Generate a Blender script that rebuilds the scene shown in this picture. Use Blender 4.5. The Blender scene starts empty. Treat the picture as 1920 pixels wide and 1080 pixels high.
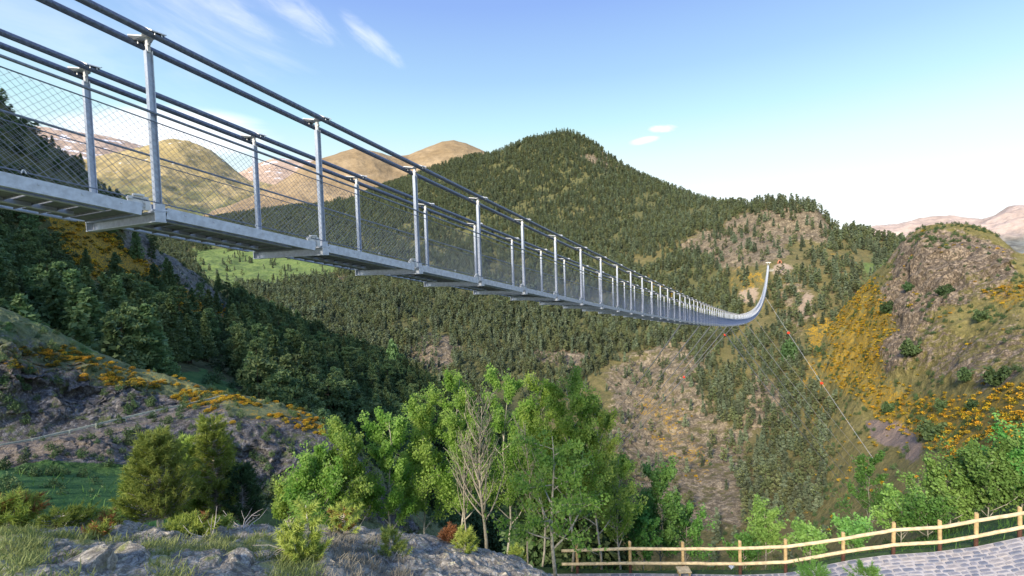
import bpy, math, random
import numpy as np
from mathutils import Matrix, Vector
random.seed(7)
rng = np.random.default_rng(7)
S = bpy.context.scene
C = S.collection
# ------------------------------------------------------------------ camera, sky, sun, exposure
F, PT, RL = 894.8, math.radians(2.5246), math.radians(1.7869)
cd = bpy.data.cameras.new('camera'); cam = bpy.data.objects.new('camera', cd); C.objects.link(cam); S.camera = cam
cd.sensor_width = 36; cd.lens = F / 1920 * 36; cd.clip_start = .05; cd.clip_end = 40000
r0 = Vector((1, 0, 0)); u0 = Vector((0, math.sin(PT), math.cos(PT))); f0 = Vector((0, math.cos(PT), -math.sin(PT)))
rr = r0 * math.cos(RL) - u0 * math.sin(RL); uu = r0 * math.sin(RL) + u0 * math.cos(RL)
cam.matrix_world = Matrix(((rr.x, uu.x, -f0.x, 0), (rr.y, uu.y, -f0.y, 0), (rr.z, uu.z, -f0.z, 0), (0, 0, 0, 1)))
SUN_AZ, SUN_EL = math.radians(-148), math.radians(31)       # azimuth clockwise from +Y
SUN_STRENGTH, SKY_STRENGTH, EXPOSURE = 2.9, .108, 1.20
sd = bpy.data.lights.new('sun', 'SUN'); sun = bpy.data.objects.new('sun', sd); C.objects.link(sun)
sd.energy = SUN_STRENGTH; sd.angle = math.radians(12); sd.color = (1, .86, .68)
sv = Vector((math.sin(SUN_AZ) * math.cos(SUN_EL), math.cos(SUN_AZ) * math.cos(SUN_EL), math.sin(SUN_EL)))
sun.rotation_euler = sv.to_track_quat('Z', 'Y').to_euler()
W = bpy.data.worlds.new('World'); S.world = W; W.use_nodes = True
nt = W.node_tree; N = nt.nodes; L = nt.links; N.clear()
out = N.new('ShaderNodeOutputWorld'); bg = N.new('ShaderNodeBackground'); L.new(bg.outputs[0], out.inputs[0])
sky = N.new('ShaderNodeTexSky'); sky.sky_type = 'NISHITA'; sky.sun_disc = False
sky.sun_elevation = SUN_EL; sky.sun_rotation = SUN_AZ; sky.air_density = 1.0; sky.dust_density = 1.2; sky.ozone_density = 1.4; sky.altitude = 1900
bg.inputs['Strength'].default_value = SKY_STRENGTH
tc = N.new('ShaderNodeTexCoord')
sep = N.new('ShaderNodeSeparateXYZ'); L.new(tc.outputs['Generated'], sep.inputs[0])
def wmath(op, a, b=None, clamp=False):
    n = N.new('ShaderNodeMath'); n.operation = op; n.use_clamp = clamp
    for i, v in enumerate((a, b)):
        if v is None: continue
        if isinstance(v, (int, float)): n.inputs[i].default_value = v
        else: L.new(v, n.inputs[i])
    return n.outputs[0]
def wmix(fac, a, b):
    n = N.new('ShaderNodeMix'); n.data_type = 'RGBA'; n.clamp_factor = True
    for s, v in ((0, fac), (6, a), (7, b)):
        if isinstance(v, (int, float)): n.inputs[s].default_value = v
        elif isinstance(v, tuple): n.inputs[s].default_value = v
        else: L.new(v, n.inputs[s])
    return n.outputs[2]
# clear evening air: pale low band rising through cyan to blue, the same all round, over the Nishita sky
rampn = N.new('ShaderNodeValToRGB'); L.new(sep.outputs[2], rampn.inputs[0]); cr_ = rampn.color_ramp; cr_.elements[0].position = 0; cr_.elements[1].position = 1
stops = [(0, (.86, .86, .84)), (.12, (.86, .88, .86)), (.20, (.72, .86, .84)), (.275, (.50, .78, .82)), (.355, (.36, .585, .82)), (.47, (.25, .405, .80)), (1, (.17, .28, .66))]
cr_.elements[0].color = (*stops[0][1], 1); cr_.elements[1].color = (*stops[-1][1], 1)
for p_, c_ in stops[1:-1]: el = cr_.elements.new(p_); el.color = (*c_, 1)
rs_ = N.new('ShaderNodeVectorMath'); rs_.operation = 'SCALE'; L.new(rampn.outputs[0], rs_.inputs[0]); rs_.inputs['Scale'].default_value = 5.0
base = wmix(.86, sky.outputs[0], rs_.outputs[0])
# thin clouds (placed by direction in the sky)
def cloud(d, right, up, ca, sa, su, sv_, nscale, lo, hi, seed):
    """soft wisp round direction d: returns a factor socket"""
    v = Vector(d).normalized()
    r = Vector((v.y, -v.x, 0)).normalized(); u = r.cross(v)
    r2 = r * ca + u * sa; u2 = -r * sa + u * ca
    def dot(a):
        n = N.new('ShaderNodeVectorMath'); n.operation = 'DOT_PRODUCT'; L.new(tc.outputs['Generated'], n.inputs[0]); n.inputs[1].default_value = a; return n.outputs['Value']
    du = wmath('DIVIDE', dot(r2), su); dv = wmath('DIVIDE', dot(u2), sv_)
    rad = wmath('ADD', wmath('MULTIPLY', du, du), wmath('MULTIPLY', dv, dv))
    rad = wmath('ADD', rad, wmath('MULTIPLY', wmath('LESS_THAN', dot(v), 0.2), 9.0))
    cmb = N.new('ShaderNodeCombineXYZ'); L.new(wmath('MULTIPLY', du, su * nscale * .35), cmb.inputs[0]); L.new(wmath('MULTIPLY', dv, sv_ * nscale), cmb.inputs[1]); cmb.inputs[2].default_value = seed
    nz = N.new('ShaderNodeTexNoise'); nz.inputs['Scale'].default_value = 1; nz.inputs['Detail'].default_value = 6; nz.inputs['Roughness'].default_value = .6
    nz.inputs['Distortion'].default_value = .6; L.new(cmb.outputs[0], nz.inputs['Vector'])
    core = wmath('SUBTRACT', 1.0, rad)
    t = wmath('ADD', wmath('MULTIPLY', core, .5), wmath('MULTIPLY', nz.outputs[0], 1.0))
    m = N.new('ShaderNodeMapRange'); m.interpolation_type = 'SMOOTHSTEP'; L.new(t, m.inputs[0]); m.inputs[1].default_value = lo; m.inputs[2].default_value = hi
    e = N.new('ShaderNodeMapRange'); L.new(rad, e.inputs[0]); e.inputs[1].default_value = 1.0; e.inputs[2].default_value = .5; e.inputs[3].default_value = 0; e.inputs[4].default_value = 1
    return wmath('MULTIPLY', m.outputs[0], e.outputs[0])
def pdir(px, py):
    u = (px - 960) / F; v = (540 - py) / F
    c, s = math.cos(RL), math.sin(RL)
    u, v = u * c + v * s, -u * s + v * c
    y = math.cos(PT) + v * math.sin(PT); z = v * math.cos(PT) - math.sin(PT)
    return Vector((u, y, z))
def cl(px, py, ang, su, sv_, ns, lo, hi, seed):
    a = math.radians(ang); return cloud(pdir(px, py), 0, 0, math.cos(a), math.sin(a), su, sv_, ns, lo, hi, seed)
cls = [(cl(300, -20, -14, .34, .13, 15, .72, 1.5, 1.0), .55), (cl(440, 28, -24, .085, .028, 34, .62, 1.35, 3.0), .45), (cl(555, 20, -33, .11, .036, 34, .62, 1.35, 4.0), .5), (cl(700, 78, -36, .085, .024, 38, .58, 1.3, 7.0), .5),
       (cl(1208, 264, 4, .034, .009, 60, .5, 1.2, 11.0), .95), (cl(1243, 241, -4, .032, .009, 60, .5, 1.2, 15.0), .95),
       (cl(315, 250, 5, .18, .05, 16, .45, 1.0, 19.0), .9), (cl(60, 60, -8, .3, .14, 10, .7, 1.5, 23.0), .45)]
for fsock, k in cls:
    base = wmix(wmath('MULTIPLY', fsock, k), base, (5.2, 5.3, 5.5, 1))
L.new(base, bg.inputs['Color'])
S.render.engine = 'CYCLES'; S.view_settings.view_transform = 'Standard'; S.view_settings.look = 'None'
S.view_settings.gamma = 1; S.view_settings.use_curve_mapping = False; S.view_settings.exposure = EXPOSURE
S.cycles.transparent_max_bounces = 4; S.cycles.max_bounces = 4; S.cycles.diffuse_bounces = 2; S.cycles.transmission_bounces = 2
# ------------------------------------------------------------------ measuring helpers
def HZ(px, py, R):
    """world point seen at photo pixel (px,py) at horizontal range R (arrays welcome)"""
    px = np.asarray(px, float); py = np.asarray(py, float)
    u = (px - 960) / F; v = (540 - py) / F
    c, s = math.cos(RL), math.sin(RL)
    a, b = u * c + v * s, -u * s + v * c
    y = math.cos(PT) + b * math.sin(PT); z = b * math.cos(PT) - math.sin(PT)
    k = R / np.hypot(a, y)
    return np.stack([a * k, y * k, z * k], -1)
def PR(P):
    P = np.asarray(P, float); X, Y, Z = P[..., 0], P[..., 1], P[..., 2]
    yc = Y * math.cos(PT) - Z * math.sin(PT); zc = Z * math.cos(PT) + Y * math.sin(PT)
    yc = np.where(np.abs(yc) < 1e-6, 1e-6, yc)
    u, v = X / yc, zc / yc
    c, s = math.cos(RL), math.sin(RL)
    return np.where(yc > 0, 960 + F * (u * c - v * s), -9e4), 540 - F * (u * s + v * c)
def ZP(px, R, z):
    """control point for the land sheets given by height instead of picture row"""
    az = math.atan((px - 960) / F); x, y = PR([R * math.sin(az), R * math.cos(az), z]); return (px, float(y), R)
# numpy gradient noise
_perm = rng.permutation(512).astype(np.int64); _perm = np.concatenate([_perm, _perm, _perm])
_grad = rng.normal(size=(512, 3)); _grad /= np.linalg.norm(_grad, axis=1)[:, None]
def pn(x, y, z=0.0):
    x, y, z = np.broadcast_arrays(np.asarray(x, float), np.asarray(y, float), np.asarray(z, float))
    xi, yi, zi = np.floor(x).astype(np.int64), np.floor(y).astype(np.int64), np.floor(z).astype(np.int64)
    xf, yf, zf = x - xi, y - yi, z - zi
    xi &= 511; yi &= 511; zi &= 511
    fu, fv, fw = [t * t * t * (t * (t * 6 - 15) + 10) for t in (xf, yf, zf)]
    def g(a, b, c):
        h = _perm[_perm[_perm[(xi + a) & 511] + ((yi + b) & 511)] + ((zi + c) & 511)] & 511
        q = _grad[h]; return q[..., 0] * (xf - a) + q[..., 1] * (yf - b) + q[..., 2] * (zf - c)
    def lp(a, b, t): return a + (b - a) * t
    return 1.6 * lp(lp(lp(g(0, 0, 0), g(1, 0, 0), fu), lp(g(0, 1, 0), g(1, 1, 0), fu), fv), lp(lp(g(0, 0, 1), g(1, 0, 1), fu), lp(g(0, 1, 1), g(1, 1, 1), fu), fv), fw)
def fbm(P, sc, oct=5, rough=.5, ridged=False, off=0.0):
    r = 0; a = 1; t = 0
    for i in range(oct):
        n = pn(P[..., 0] / sc + off, P[..., 1] / sc + 13.7 * i, P[..., 2] / sc + off)
        if ridged: n = 1 - 2.2 * np.abs(n)
        r = r + a * n; t += a; a *= rough; sc /= 2.03
    return r / t
# ------------------------------------------------------------------ objects helpers
def tag(o, label=None, cat=None, group=None, kind=None):
    if label: o['label'] = label
    if cat: o['category'] = cat
    if group: o['group'] = group
    if kind: o['kind'] = kind
    return o
def empty(name, loc, label, cat, group=None, rz=0, scale=None):
    o = bpy.data.objects.new(name, None); C.objects.link(o); o.location = loc; o.rotation_euler = (0, 0, rz)
    if scale: o.scale = (scale,) * 3 if not isinstance(scale, tuple) else scale
    return tag(o, label, cat, group)
def np_mesh(name, V, Fc, mat, smooth=True, attrs=None):
    me = bpy.data.meshes.new(name); V = np.asarray(V, np.float32).reshape(-1, 3); Fc = np.asarray(Fc, np.int32)
    k = Fc.shape[1]
    me.vertices.add(len(V)); me.vertices.foreach_set('co', V.ravel())
    me.loops.add(Fc.size); me.loops.foreach_set('vertex_index', Fc.ravel())
    me.polygons.add(len(Fc)); me.polygons.foreach_set('loop_start', np.arange(0, Fc.size, k, dtype=np.int32))
    me.polygons.foreach_set('use_smooth', np.full(len(Fc), smooth))
    if mat: me.materials.append(mat)
    for an, typ, arr in (attrs or []):
        a = me.attributes.new(an, typ, 'POINT')
        a.data.foreach_set({'FLOAT_COLOR': 'color', 'FLOAT': 'value', 'INT': 'value', 'FLOAT_VECTOR': 'vector'}[typ], np.asarray(arr, np.float32 if typ != 'INT' else np.int32).ravel())
    me.update(calc_edges=True); me.validate()
    return me
def obj(name, me, parent=None, loc=(0, 0, 0)):
    o = bpy.data.objects.new(name, me); C.objects.link(o); o.location = loc
    if parent: o.parent = parent
    return o
class MB:
    def __init__(s): s.v = []; s.f = []; s.n = 0; s.sm = False
    def add(s, V, Fs):
        s.v.append(np.asarray(V, float)); s.f += [tuple(i + s.n for i in f) for f in Fs]; s.n += len(V)
    def box(s, c, size, R=None):
        x, y, z = [t / 2 for t in size]
        V = np.array([(i * x, j * y, k * z) for k in (-1, 1) for j in (-1, 1) for i in (-1, 1)])
        if R is not None: V = V @ np.asarray(R).T
        s.add(V + np.asarray(c), [(0, 2, 3, 1), (4, 5, 7, 6), (0, 1, 5, 4), (2, 6, 7, 3), (0, 4, 6, 2), (1, 3, 7, 5)])
    def beam(s, a, b, w, h, up=(0, 0, 1)):
        a = np.asarray(a, float); b = np.asarray(b, float); t = b - a; l = np.linalg.norm(t); t /= l
        sd_ = np.cross(t, up); sd_ /= np.linalg.norm(sd_); u = np.cross(sd_, t)
        s.box((a + b) / 2, (w, l, h), np.stack([sd_, t, u], 1))
    def tube(s, P, r, n=6, cap=True):
        P = np.asarray(P, float); m = len(P); r = np.broadcast_to(r, (m,))
        T = np.gradient(P, axis=0); T /= np.linalg.norm(T, axis=1)[:, None] + 1e-9
        ref = np.array([.31, .17, .93]) if abs(T[0][2]) < .9 else np.array([1., .2, 0])
        A = np.cross(T, ref); A /= np.linalg.norm(A, axis=1)[:, None]; B = np.cross(T, A)
        an = np.arange(n) * 2 * math.pi / n
        V = P[:, None] + (A[:, None] * np.cos(an)[None, :, None] + B[:, None] * np.sin(an)[None, :, None]) * r[:, None, None]
        Fs = [(i * n + j, i * n + (j + 1) % n, (i + 1) * n + (j + 1) % n, (i + 1) * n + j) for i in range(m - 1) for j in range(n)]
        if cap and r[0] > .004: Fs += [tuple(range(n - 1, -1, -1)), tuple((m - 1) * n + j for j in range(n))]
        s.add(V.reshape(-1, 3), Fs)
    def mesh(s, name, mat, smooth=False):
        me = bpy.data.meshes.new(name); me.from_pydata(np.concatenate(s.v).tolist(), [], s.f)
        me.materials.append(mat)
        if smooth: me.polygons.foreach_set('use_smooth', [True] * len(me.polygons))
        me.update(); return me
    def build(s, name, mat, parent=None, smooth=False, loc=(0, 0, 0)): return obj(name, s.mesh(name, mat, smooth), parent, loc)
# ------------------------------------------------------------------ materials
def mk(name, rough=.8, metal=0.0):
    m = bpy.data.materials.new(name); m.use_nodes = True; t = m.node_tree; b = t.nodes['Principled BSDF']
    b.inputs['Roughness'].default_value = rough; b.inputs['Metallic'].default_value = metal
    b.inputs['Specular IOR Level'].default_value = .25
    return m, t, b
def nd(t, typ, ins=None, **kw):
    n = t.nodes.new(typ)
    for k, v in kw.items(): setattr(n, k, v)
    for k, v in (ins or {}).items():
        if isinstance(v, bpy.types.NodeSocket): t.links.new(v, n.inputs[k])
        else: n.inputs[k].default_value = v
    return n
def noise(t, scale, detail=5, rough=.55, vec=None, dist=0.0):
    n = nd(t, 'ShaderNodeTexNoise', {'Scale': scale, 'Detail': detail, 'Roughness': rough, 'Distortion': dist})
    if vec is not None: t.links.new(vec, n.inputs['Vector'])
    return n.outputs[0]
def geo(t): return nd(t, 'ShaderNodeNewGeometry').outputs['Position']
def mp(t, v, a, b, c=0.0, d=1.0, smooth=True):
    n = nd(t, 'ShaderNodeMapRange', {0: v, 1: a, 2: b, 3: c, 4: d}); n.interpolation_type = 'SMOOTHSTEP' if smooth else 'LINEAR'; return n.outputs[0]
def mixc(t, f, a, b, mode='MIX'):
    n = t.nodes.new('ShaderNodeMix'); n.data_type = 'RGBA'; n.blend_type = mode
    for s_, v in ((0, f), (6, a), (7, b)):
        if isinstance(v, bpy.types.NodeSocket): t.links.new(v, n.inputs[s_])
        elif isinstance(v, tuple): n.inputs[s_].default_value = (*v, 1) if len(v) == 3 else v
        else: n.inputs[s_].default_value = v
    return n.outputs[2]
def mt(t, op, a, b):
    n = nd(t, 'ShaderNodeMath', operation=op)
    for i, v in enumerate((a, b)):
        if isinstance(v, bpy.types.NodeSocket): t.links.new(v, n.inputs[i])
        else: n.inputs[i].default_value = v
    return n.outputs[0]
def bump(t, b, h, strength, dist):
    n = nd(t, 'ShaderNodeBump', {'Height': h, 'Strength': strength, 'Distance': dist}); t.links.new(n.outputs[0], b.inputs['Normal'])
def simple(name, col, var=.25, scale=8, rough=.75, metal=0.0, b_s=0.0):
    m, t, b = mk(name, rough, metal)
    tcn = nd(t, 'ShaderNodeTexCoord').outputs['Object']
    n = noise(t, scale, 5, .6, tcn)
    lo = tuple(c * (1 - var) for c in col); hi = tuple(min(1, c * (1 + var)) for c in col)
    t.links.new(mixc(t, mp(t, n, .3, .7), lo, hi), b.inputs['Base Color'])
    if b_s: bump(t, b, n, b_s, .02)
    return m
def leafmat(name, ca, cb, trans=.3, rough=.6, vr=(.72, 1.3)):
    """leaf: noise and per-object variation, some light through it"""
    m, t, b = mk(name, rough)
    g = geo(t); n = noise(t, 1.3, 3, .6, g)
    n2 = nd(t, 'ShaderNodeTexWhiteNoise', {0: nd(t, 'ShaderNodeVectorMath', {0: g, 1: (9, 9, 9)}, operation='MULTIPLY').outputs[0]}).outputs[0]
    c = mixc(t, mp(t, mt(t, 'ADD', mt(t, 'MULTIPLY', n, .8), mt(t, 'MULTIPLY', n2, .2)), .3, .7), ca, cb)
    oi = nd(t, 'ShaderNodeObjectInfo').outputs['Random']
    hs = nd(t, 'ShaderNodeHueSaturation', {'Color': c, 'Hue': mp(t, oi, 0, 1, .48, .515, False), 'Value': mp(t, nd(t, 'ShaderNodeTexWhiteNoise', {1: oi}, noise_dimensions='1D').outputs[0], 0, 1, vr[0], vr[1], False)})
    t.links.new(hs.outputs[0], b.inputs['Base Color'])
    tr = nd(t, 'ShaderNodeBsdfTranslucent', {'Color': hs.outputs[0]})
    mx = nd(t, 'ShaderNodeMixShader', {0: trans, 1: b.outputs[0], 2: tr.outputs[0]})
    t.links.new(mx.outputs[0], t.nodes['Material Output'].inputs[0])
    return m
def terrain_mat(name, grass_a, grass_b, rock_a, rock_b, sc, gorse=(.48, .295, .025), meadow_a=(.07, .15, .03), meadow_b=(.13, .2, .045), scree_a=(.2, .14, .12), scree_b=(.3, .22, .19), bmp=.6, bd=None, lich=None):
    """ground whose zones (rock, flowering gorse, meadow, scree) come from the vertex attribute 'zones', broken up by noise. sc = metres of main pattern"""
    m, t, b = mk(name, .92); g = geo(t)
    at = nd(t, 'ShaderNodeAttribute', attribute_name='zones'); sp = nd(t, 'ShaderNodeSeparateColor', {0: at.outputs['Color']})
    n1 = noise(t, 1 / sc, 6, .6, g); n2 = noise(t, 5 / sc, 5, .65, g); n3 = noise(t, 22 / sc, 4, .7, g)
    wv = nd(t, 'ShaderNodeTexNoise', {'Vector': g, 'Scale': 3 / sc, 'Detail': 4})
    gw = nd(t, 'ShaderNodeVectorMath', {0: g, 1: nd(t, 'ShaderNodeVectorMath', {0: wv.outputs[1], 3: sc * .45}, operation='SCALE').outputs[0]}, operation='ADD').outputs[0]
    vec = nd(t, 'ShaderNodeMapping', {0: gw, 2: (.3, .5, .4), 3: (1.7, 1, .55)}).outputs[0]
    vo1 = nd(t, 'ShaderNodeTexVoronoi', {'Vector': vec, 'Scale': 6 / sc}); vo2 = nd(t, 'ShaderNodeTexVoronoi', {'Vector': vec, 'Scale': 17 / sc})
    cell = mt(t, 'ADD', mt(t, 'MULTIPLY', nd(t, 'ShaderNodeSeparateColor', {0: vo1.outputs[1]}).outputs[0], .55), mt(t, 'MULTIPLY', nd(t, 'ShaderNodeSeparateColor', {0: vo2.outputs[1]}).outputs[0], .45))
    vd = mt(t, 'ADD', vo1.outputs[0], mt(t, 'MULTIPLY', vo2.outputs[0], .5))
    cn = noise(t, 4 / sc, 7, .7, gw, .8)
    crack = mp(t, mt(t, 'ABSOLUTE', mt(t, 'SUBTRACT', cn, .5), 0), .0, .035, .35, 1)
    gr = mixc(t, mp(t, n2, .32, .68), grass_a, grass_b)
    gr = mixc(t, mp(t, n1, .45, .7, 0, .6), gr, tuple(c * .8 + .02 for c in grass_b))
    gr = mixc(t, mp(t, n3, .35, .6, .45, 0), gr, tuple(c * .45 for c in grass_a))
    rk = mixc(t, mp(t, n2, .3, .7), rock_a, rock_b)
    rk = mixc(t, mp(t, n3, .35, .65, .5, 0), rk, tuple(c * .5 for c in rock_a))
    if lich: rk = mixc(t, mp(t, noise(t, 9 / sc, 5, .7, g, .5), .52, .64, 0, .75), rk, lich)
    rk = mixc(t, mp(t, cell, .2, .8, .0, 1), mixc(t, 1.0, rk, (.62, .62, .62), 'MULTIPLY'), mixc(t, 1.0, rk, (1.22, 1.22, 1.2), 'MULTIPLY'))
    rk = mixc(t, crack, tuple(c * .45 for c in rock_a), rk)
    nz_ = mt(t, 'ADD', mt(t, 'MULTIPLY', n1, .5), mt(t, 'MULTIPLY', noise(t, 2.6 / sc, 6, .65, gw, .6), .5))
    def zone(ch, n, w=.5): return mp(t, mt(t, 'ADD', ch, mt(t, 'MULTIPLY', mt(t, 'SUBTRACT', mt(t, 'ADD', mt(t, 'MULTIPLY', n, .5), mt(t, 'MULTIPLY', nz_, .5)), .5), w * 5)), .38, .62)
    col = mixc(t, zone(sp.outputs[0], n2), gr, rk)
    md = mixc(t, mp(t, n2, .3, .7), meadow_a, meadow_b); md = mixc(t, mp(t, n3, .3, .55, .5, 0), md, tuple(c * .6 for c in meadow_a))
    col = mixc(t, zone(sp.outputs[2], n1, .3), col, md)
    sc_ = mixc(t, mp(t, n3, .3, .7), scree_a, scree_b)
    col = mixc(t, zone(at.outputs['Alpha'], n2, .25), col, sc_)
    gz = mt(t, 'MULTIPLY', zone(sp.outputs[1], n2, .7), mp(t, n3, .42, .56))
    col = mixc(t, gz, col, mixc(t, mp(t, n1, .3, .7), gorse, tuple(c * .8 for c in gorse)))
    wd = nd(t, 'ShaderNodeAttribute', attribute_name='wood').outputs['Fac']
    col = mixc(t, mt(t, 'MULTIPLY', mp(t, mt(t, 'ADD', wd, mt(t, 'MULTIPLY', mt(t, 'SUBTRACT', n2, .5), .8)), .35, .8), .85), col, mixc(t, n3, (.075, .09, .035), (.17, .17, .075)))
    t.links.new(col, b.inputs['Base Color'])
    h = mt(t, 'ADD', mt(t, 'MULTIPLY', n2, 1.0), mt(t, 'ADD', mt(t, 'MULTIPLY', n3, .4), mt(t, 'MULTIPLY', mt(t, 'ADD', crack, mt(t, 'MULTIPLY', vd, -1.0)), mt(t, 'MULTIPLY', sp.outputs[0], .5))))
    bump(t, b, h, bmp, bd or sc * .12)
    return m
M = {}
M['steel'] = simple('galvanised_steel', (.50, .56, .66), .14, 14, .45, .35)
M['steel_pale'] = simple('pale_zinc_plate', (.68, .70, .72), .1, 10, .5, .2)
M['cable'] = simple('steel_cable', (.16, .19, .26), .25, 30, .42, .5)
M['rope'] = simple('thin_steel_rope', (.23, .27, .33), .2, 30, .5, .5)
M['net'] = simple('stainless_wire_net', (.34, .38, .46), .1, 5, .5, .4)
M['stay'] = simple('wind_stay_steel', (.55, .57, .62), .1, 5, .5, .2)
M['red'] = simple('red_plastic', (.85, .06, .02), .1, 3, .5)
M['wood'] = simple('peeled_pine_wood', (.66, .54, .33), .26, 6, .75, 0, .3)
M['wood_post'] = simple('pine_post_wood', (.52, .38, .19), .25, 7, .75, 0, .3)
M['wood_dark'] = simple('tarred_wood', (.10, .05, .035), .3, 9, .85)
M['oldrail'] = simple('weathered_grey_green_timber', (.38, .41, .34), .25, 7, .8)
M['bark_pale'] = simple('aspen_bark', (.40, .38, .32), .3, 9, .85, 0, .3)
M['bark_tan'] = simple('bare_branch_bark', (.33, .30, .235), .25, 9, .85, 0, .3)
M['bark_dark'] = simple('pine_bark', (.10, .075, .055), .3, 9, .9)
M['deadwood'] = simple('bleached_dead_wood', (.52, .48, .44), .2, 12, .85)
M['poplar'] = leafmat('aspen_leaf', (.20, .38, .06), (.44, .60, .16), .6, vr=(.92, 1.12))
M['poplar_dark'] = leafmat('shrub_leaf', (.07, .21, .045), (.16, .36, .08), .3)
M['willow'] = leafmat('willow_leaf', (.13, .30, .07), (.24, .44, .11), .3)
M['pine_yel'] = leafmat('young_pine_needles', (.20, .30, .05), (.42, .50, .12), .35)
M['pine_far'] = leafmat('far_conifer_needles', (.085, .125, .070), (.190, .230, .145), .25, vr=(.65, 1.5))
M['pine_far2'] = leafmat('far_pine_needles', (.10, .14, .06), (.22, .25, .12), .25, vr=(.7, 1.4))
M['pine_near'] = leafmat('conifer_needles', (.065, .13, .05), (.19, .27, .11), .3, vr=(.6, 1.45))
M['orange'] = leafmat('dead_orange_needles', (.32, .13, .05), (.46, .22, .09), .2)
M['gorse_leaf'] = leafmat('gorse_green', (.05, .08, .02), (.11, .13, .03), .2)
M['gorse_fl'] = leafmat('gorse_flower', (.58, .35, .02), (.76, .49, .035), .25)
M['grass'] = leafmat('grass_blades', (.16, .26, .08), (.34, .42, .17), .3)
M['grass_grey'] = leafmat('dry_grass_blades', (.25, .24, .18), (.42, .40, .32), .2)
M['shrub'] = leafmat('juniper_shrub', (.05, .10, .04), (.10, .16, .06), .15)

T_far = terrain_mat('mountain_ground', (.13, .13, .05), (.235, .20, .085), (.22, .18, .12), (.40, .335, .235), 26, scree_a=(.33, .26, .19), scree_b=(.42, .34, .26), meadow_a=(.11, .18, .05), meadow_b=(.20, .26, .085))
T_hill = terrain_mat('hill_ground', (.21, .195, .065), (.34, .29, .11), (.28, .22, .155), (.50, .405, .30), 14, bmp=1.0, scree_a=(.27, .205, .165), scree_b=(.36, .28, .23))
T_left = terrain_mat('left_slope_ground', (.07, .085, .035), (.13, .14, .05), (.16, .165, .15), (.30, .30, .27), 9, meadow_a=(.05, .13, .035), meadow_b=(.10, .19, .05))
T_crag = terrain_mat('dark_crag', (.13, .16, .07), (.22, .25, .12), (.12, .115, .12), (.29, .28, .275), 1.6, meadow_a=(.045, .115, .03), meadow_b=(.09, .175, .045), scree_a=(.16, .14, .12), scree_b=(.24, .21, .18), bmp=.8)
T_ter = terrain_mat('terrace_ground', (.045, .09, .025), (.09, .15, .045), (.15, .13, .11), (.24, .21, .18), 1.5, meadow_a=(.035, .11, .03), meadow_b=(.075, .17, .045), bmp=.5)
T_rock = terrain_mat('foreground_rock', (.26, .29, .11), (.44, .44, .20), (.28, .26, .22), (.56, .53, .46), .5, lich=(.48, .47, .30), bmp=.5, scree_a=(.28, .27, .22), scree_b=(.4, .38, .31), meadow_a=(.15, .2, .07), meadow_b=(.27, .3, .12))
def far_mat(name, ca, cb, forest, f0_, f1_, snow, sc):
    """bare high mountain: straw grass, rock, snow lying in hollows, conifers below the tree line (by height)"""
    m, t, b = mk(name, .95); g = geo(t)
    n1 = noise(t, 1 / sc, 7, .6, g); n2 = noise(t, 6 / sc, 6, .65, g)
    c = mixc(t, mp(t, n1, .35, .65), ca, cb); c = mixc(t, mp(t, n2, .35, .6, .45, 0), c, tuple(k * .55 for k in ca))
    z = nd(t, 'ShaderNodeSeparateXYZ', {0: g}).outputs[2]
    zz = mt(t, 'ADD', z, mt(t, 'MULTIPLY', mt(t, 'SUBTRACT', n1, .5), (f1_ - f0_) * 3.0))
    fo = mixc(t, mp(t, n2, .35, .6), tuple(k * .5 for k in forest), forest)
    c = mixc(t, mp(t, zz, f0_, f1_, .92, 0), c, fo)
    if snow:
        vec = nd(t, 'ShaderNodeMapping', {0: g, 3: (1, 1, 2.6)}).outputs[0]
        ns = noise(t, 3.2 / sc, 4, .5, vec)
        s1 = mt(t, 'MULTIPLY', mp(t, ns, snow[0], snow[0] + .03), mp(t, z, snow[1], snow[2]))
        c = mixc(t, s1, c, (.85, .86, .9))
    t.links.new(c, b.inputs['Base Color']); bump(t, b, mt(t, 'ADD', n1, mt(t, 'MULTIPLY', n2, .4)), .7, sc * .12)
    return m
# ------------------------------------------------------------------ zones painted over the land (polygons given as seen from the view point, carried by the vertices)
YY, XX = np.mgrid[-60:340, -100:580]      # one cell = 4 photo pixels
def raster(polys, blur=2):
    A = np.zeros(XX.shape)
    for poly, val in polys:
        p = np.array(poly, float) / 4; ins = np.zeros(XX.shape, bool); j = len(p) - 1
        for i in range(len(p)):
            x1, y1 = p[i]; x2, y2 = p[j]
            if y1 != y2:
                cnd = ((y1 > YY) != (y2 > YY)) & (XX < (x2 - x1) * (YY - y1) / (y2 - y1) + x1)
                ins ^= cnd
            j = i
        A = np.where(ins, val, A)
    for _ in range(blur):
        A = (A + np.roll(A, 1, 0) + np.roll(A, -1, 0)) / 3; A = (A + np.roll(A, 1, 1) + np.roll(A, -1, 1)) / 3
    return A
def samp(A, px, py, P=None, wob=10, sc=40):
    if P is not None and wob:
        px = px + wob * fbm(P, sc, 3, off=5.); py = py + wob * fbm(P, sc, 3, off=9.)
    i = np.clip(np.nan_to_num(px) / 4 + 100, 0, XX.shape[1] - 1).astype(int); j = np.clip(np.nan_to_num(py) / 4 + 60, 0, XX.shape[0] - 1).astype(int)
    return A[j, i]
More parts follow.
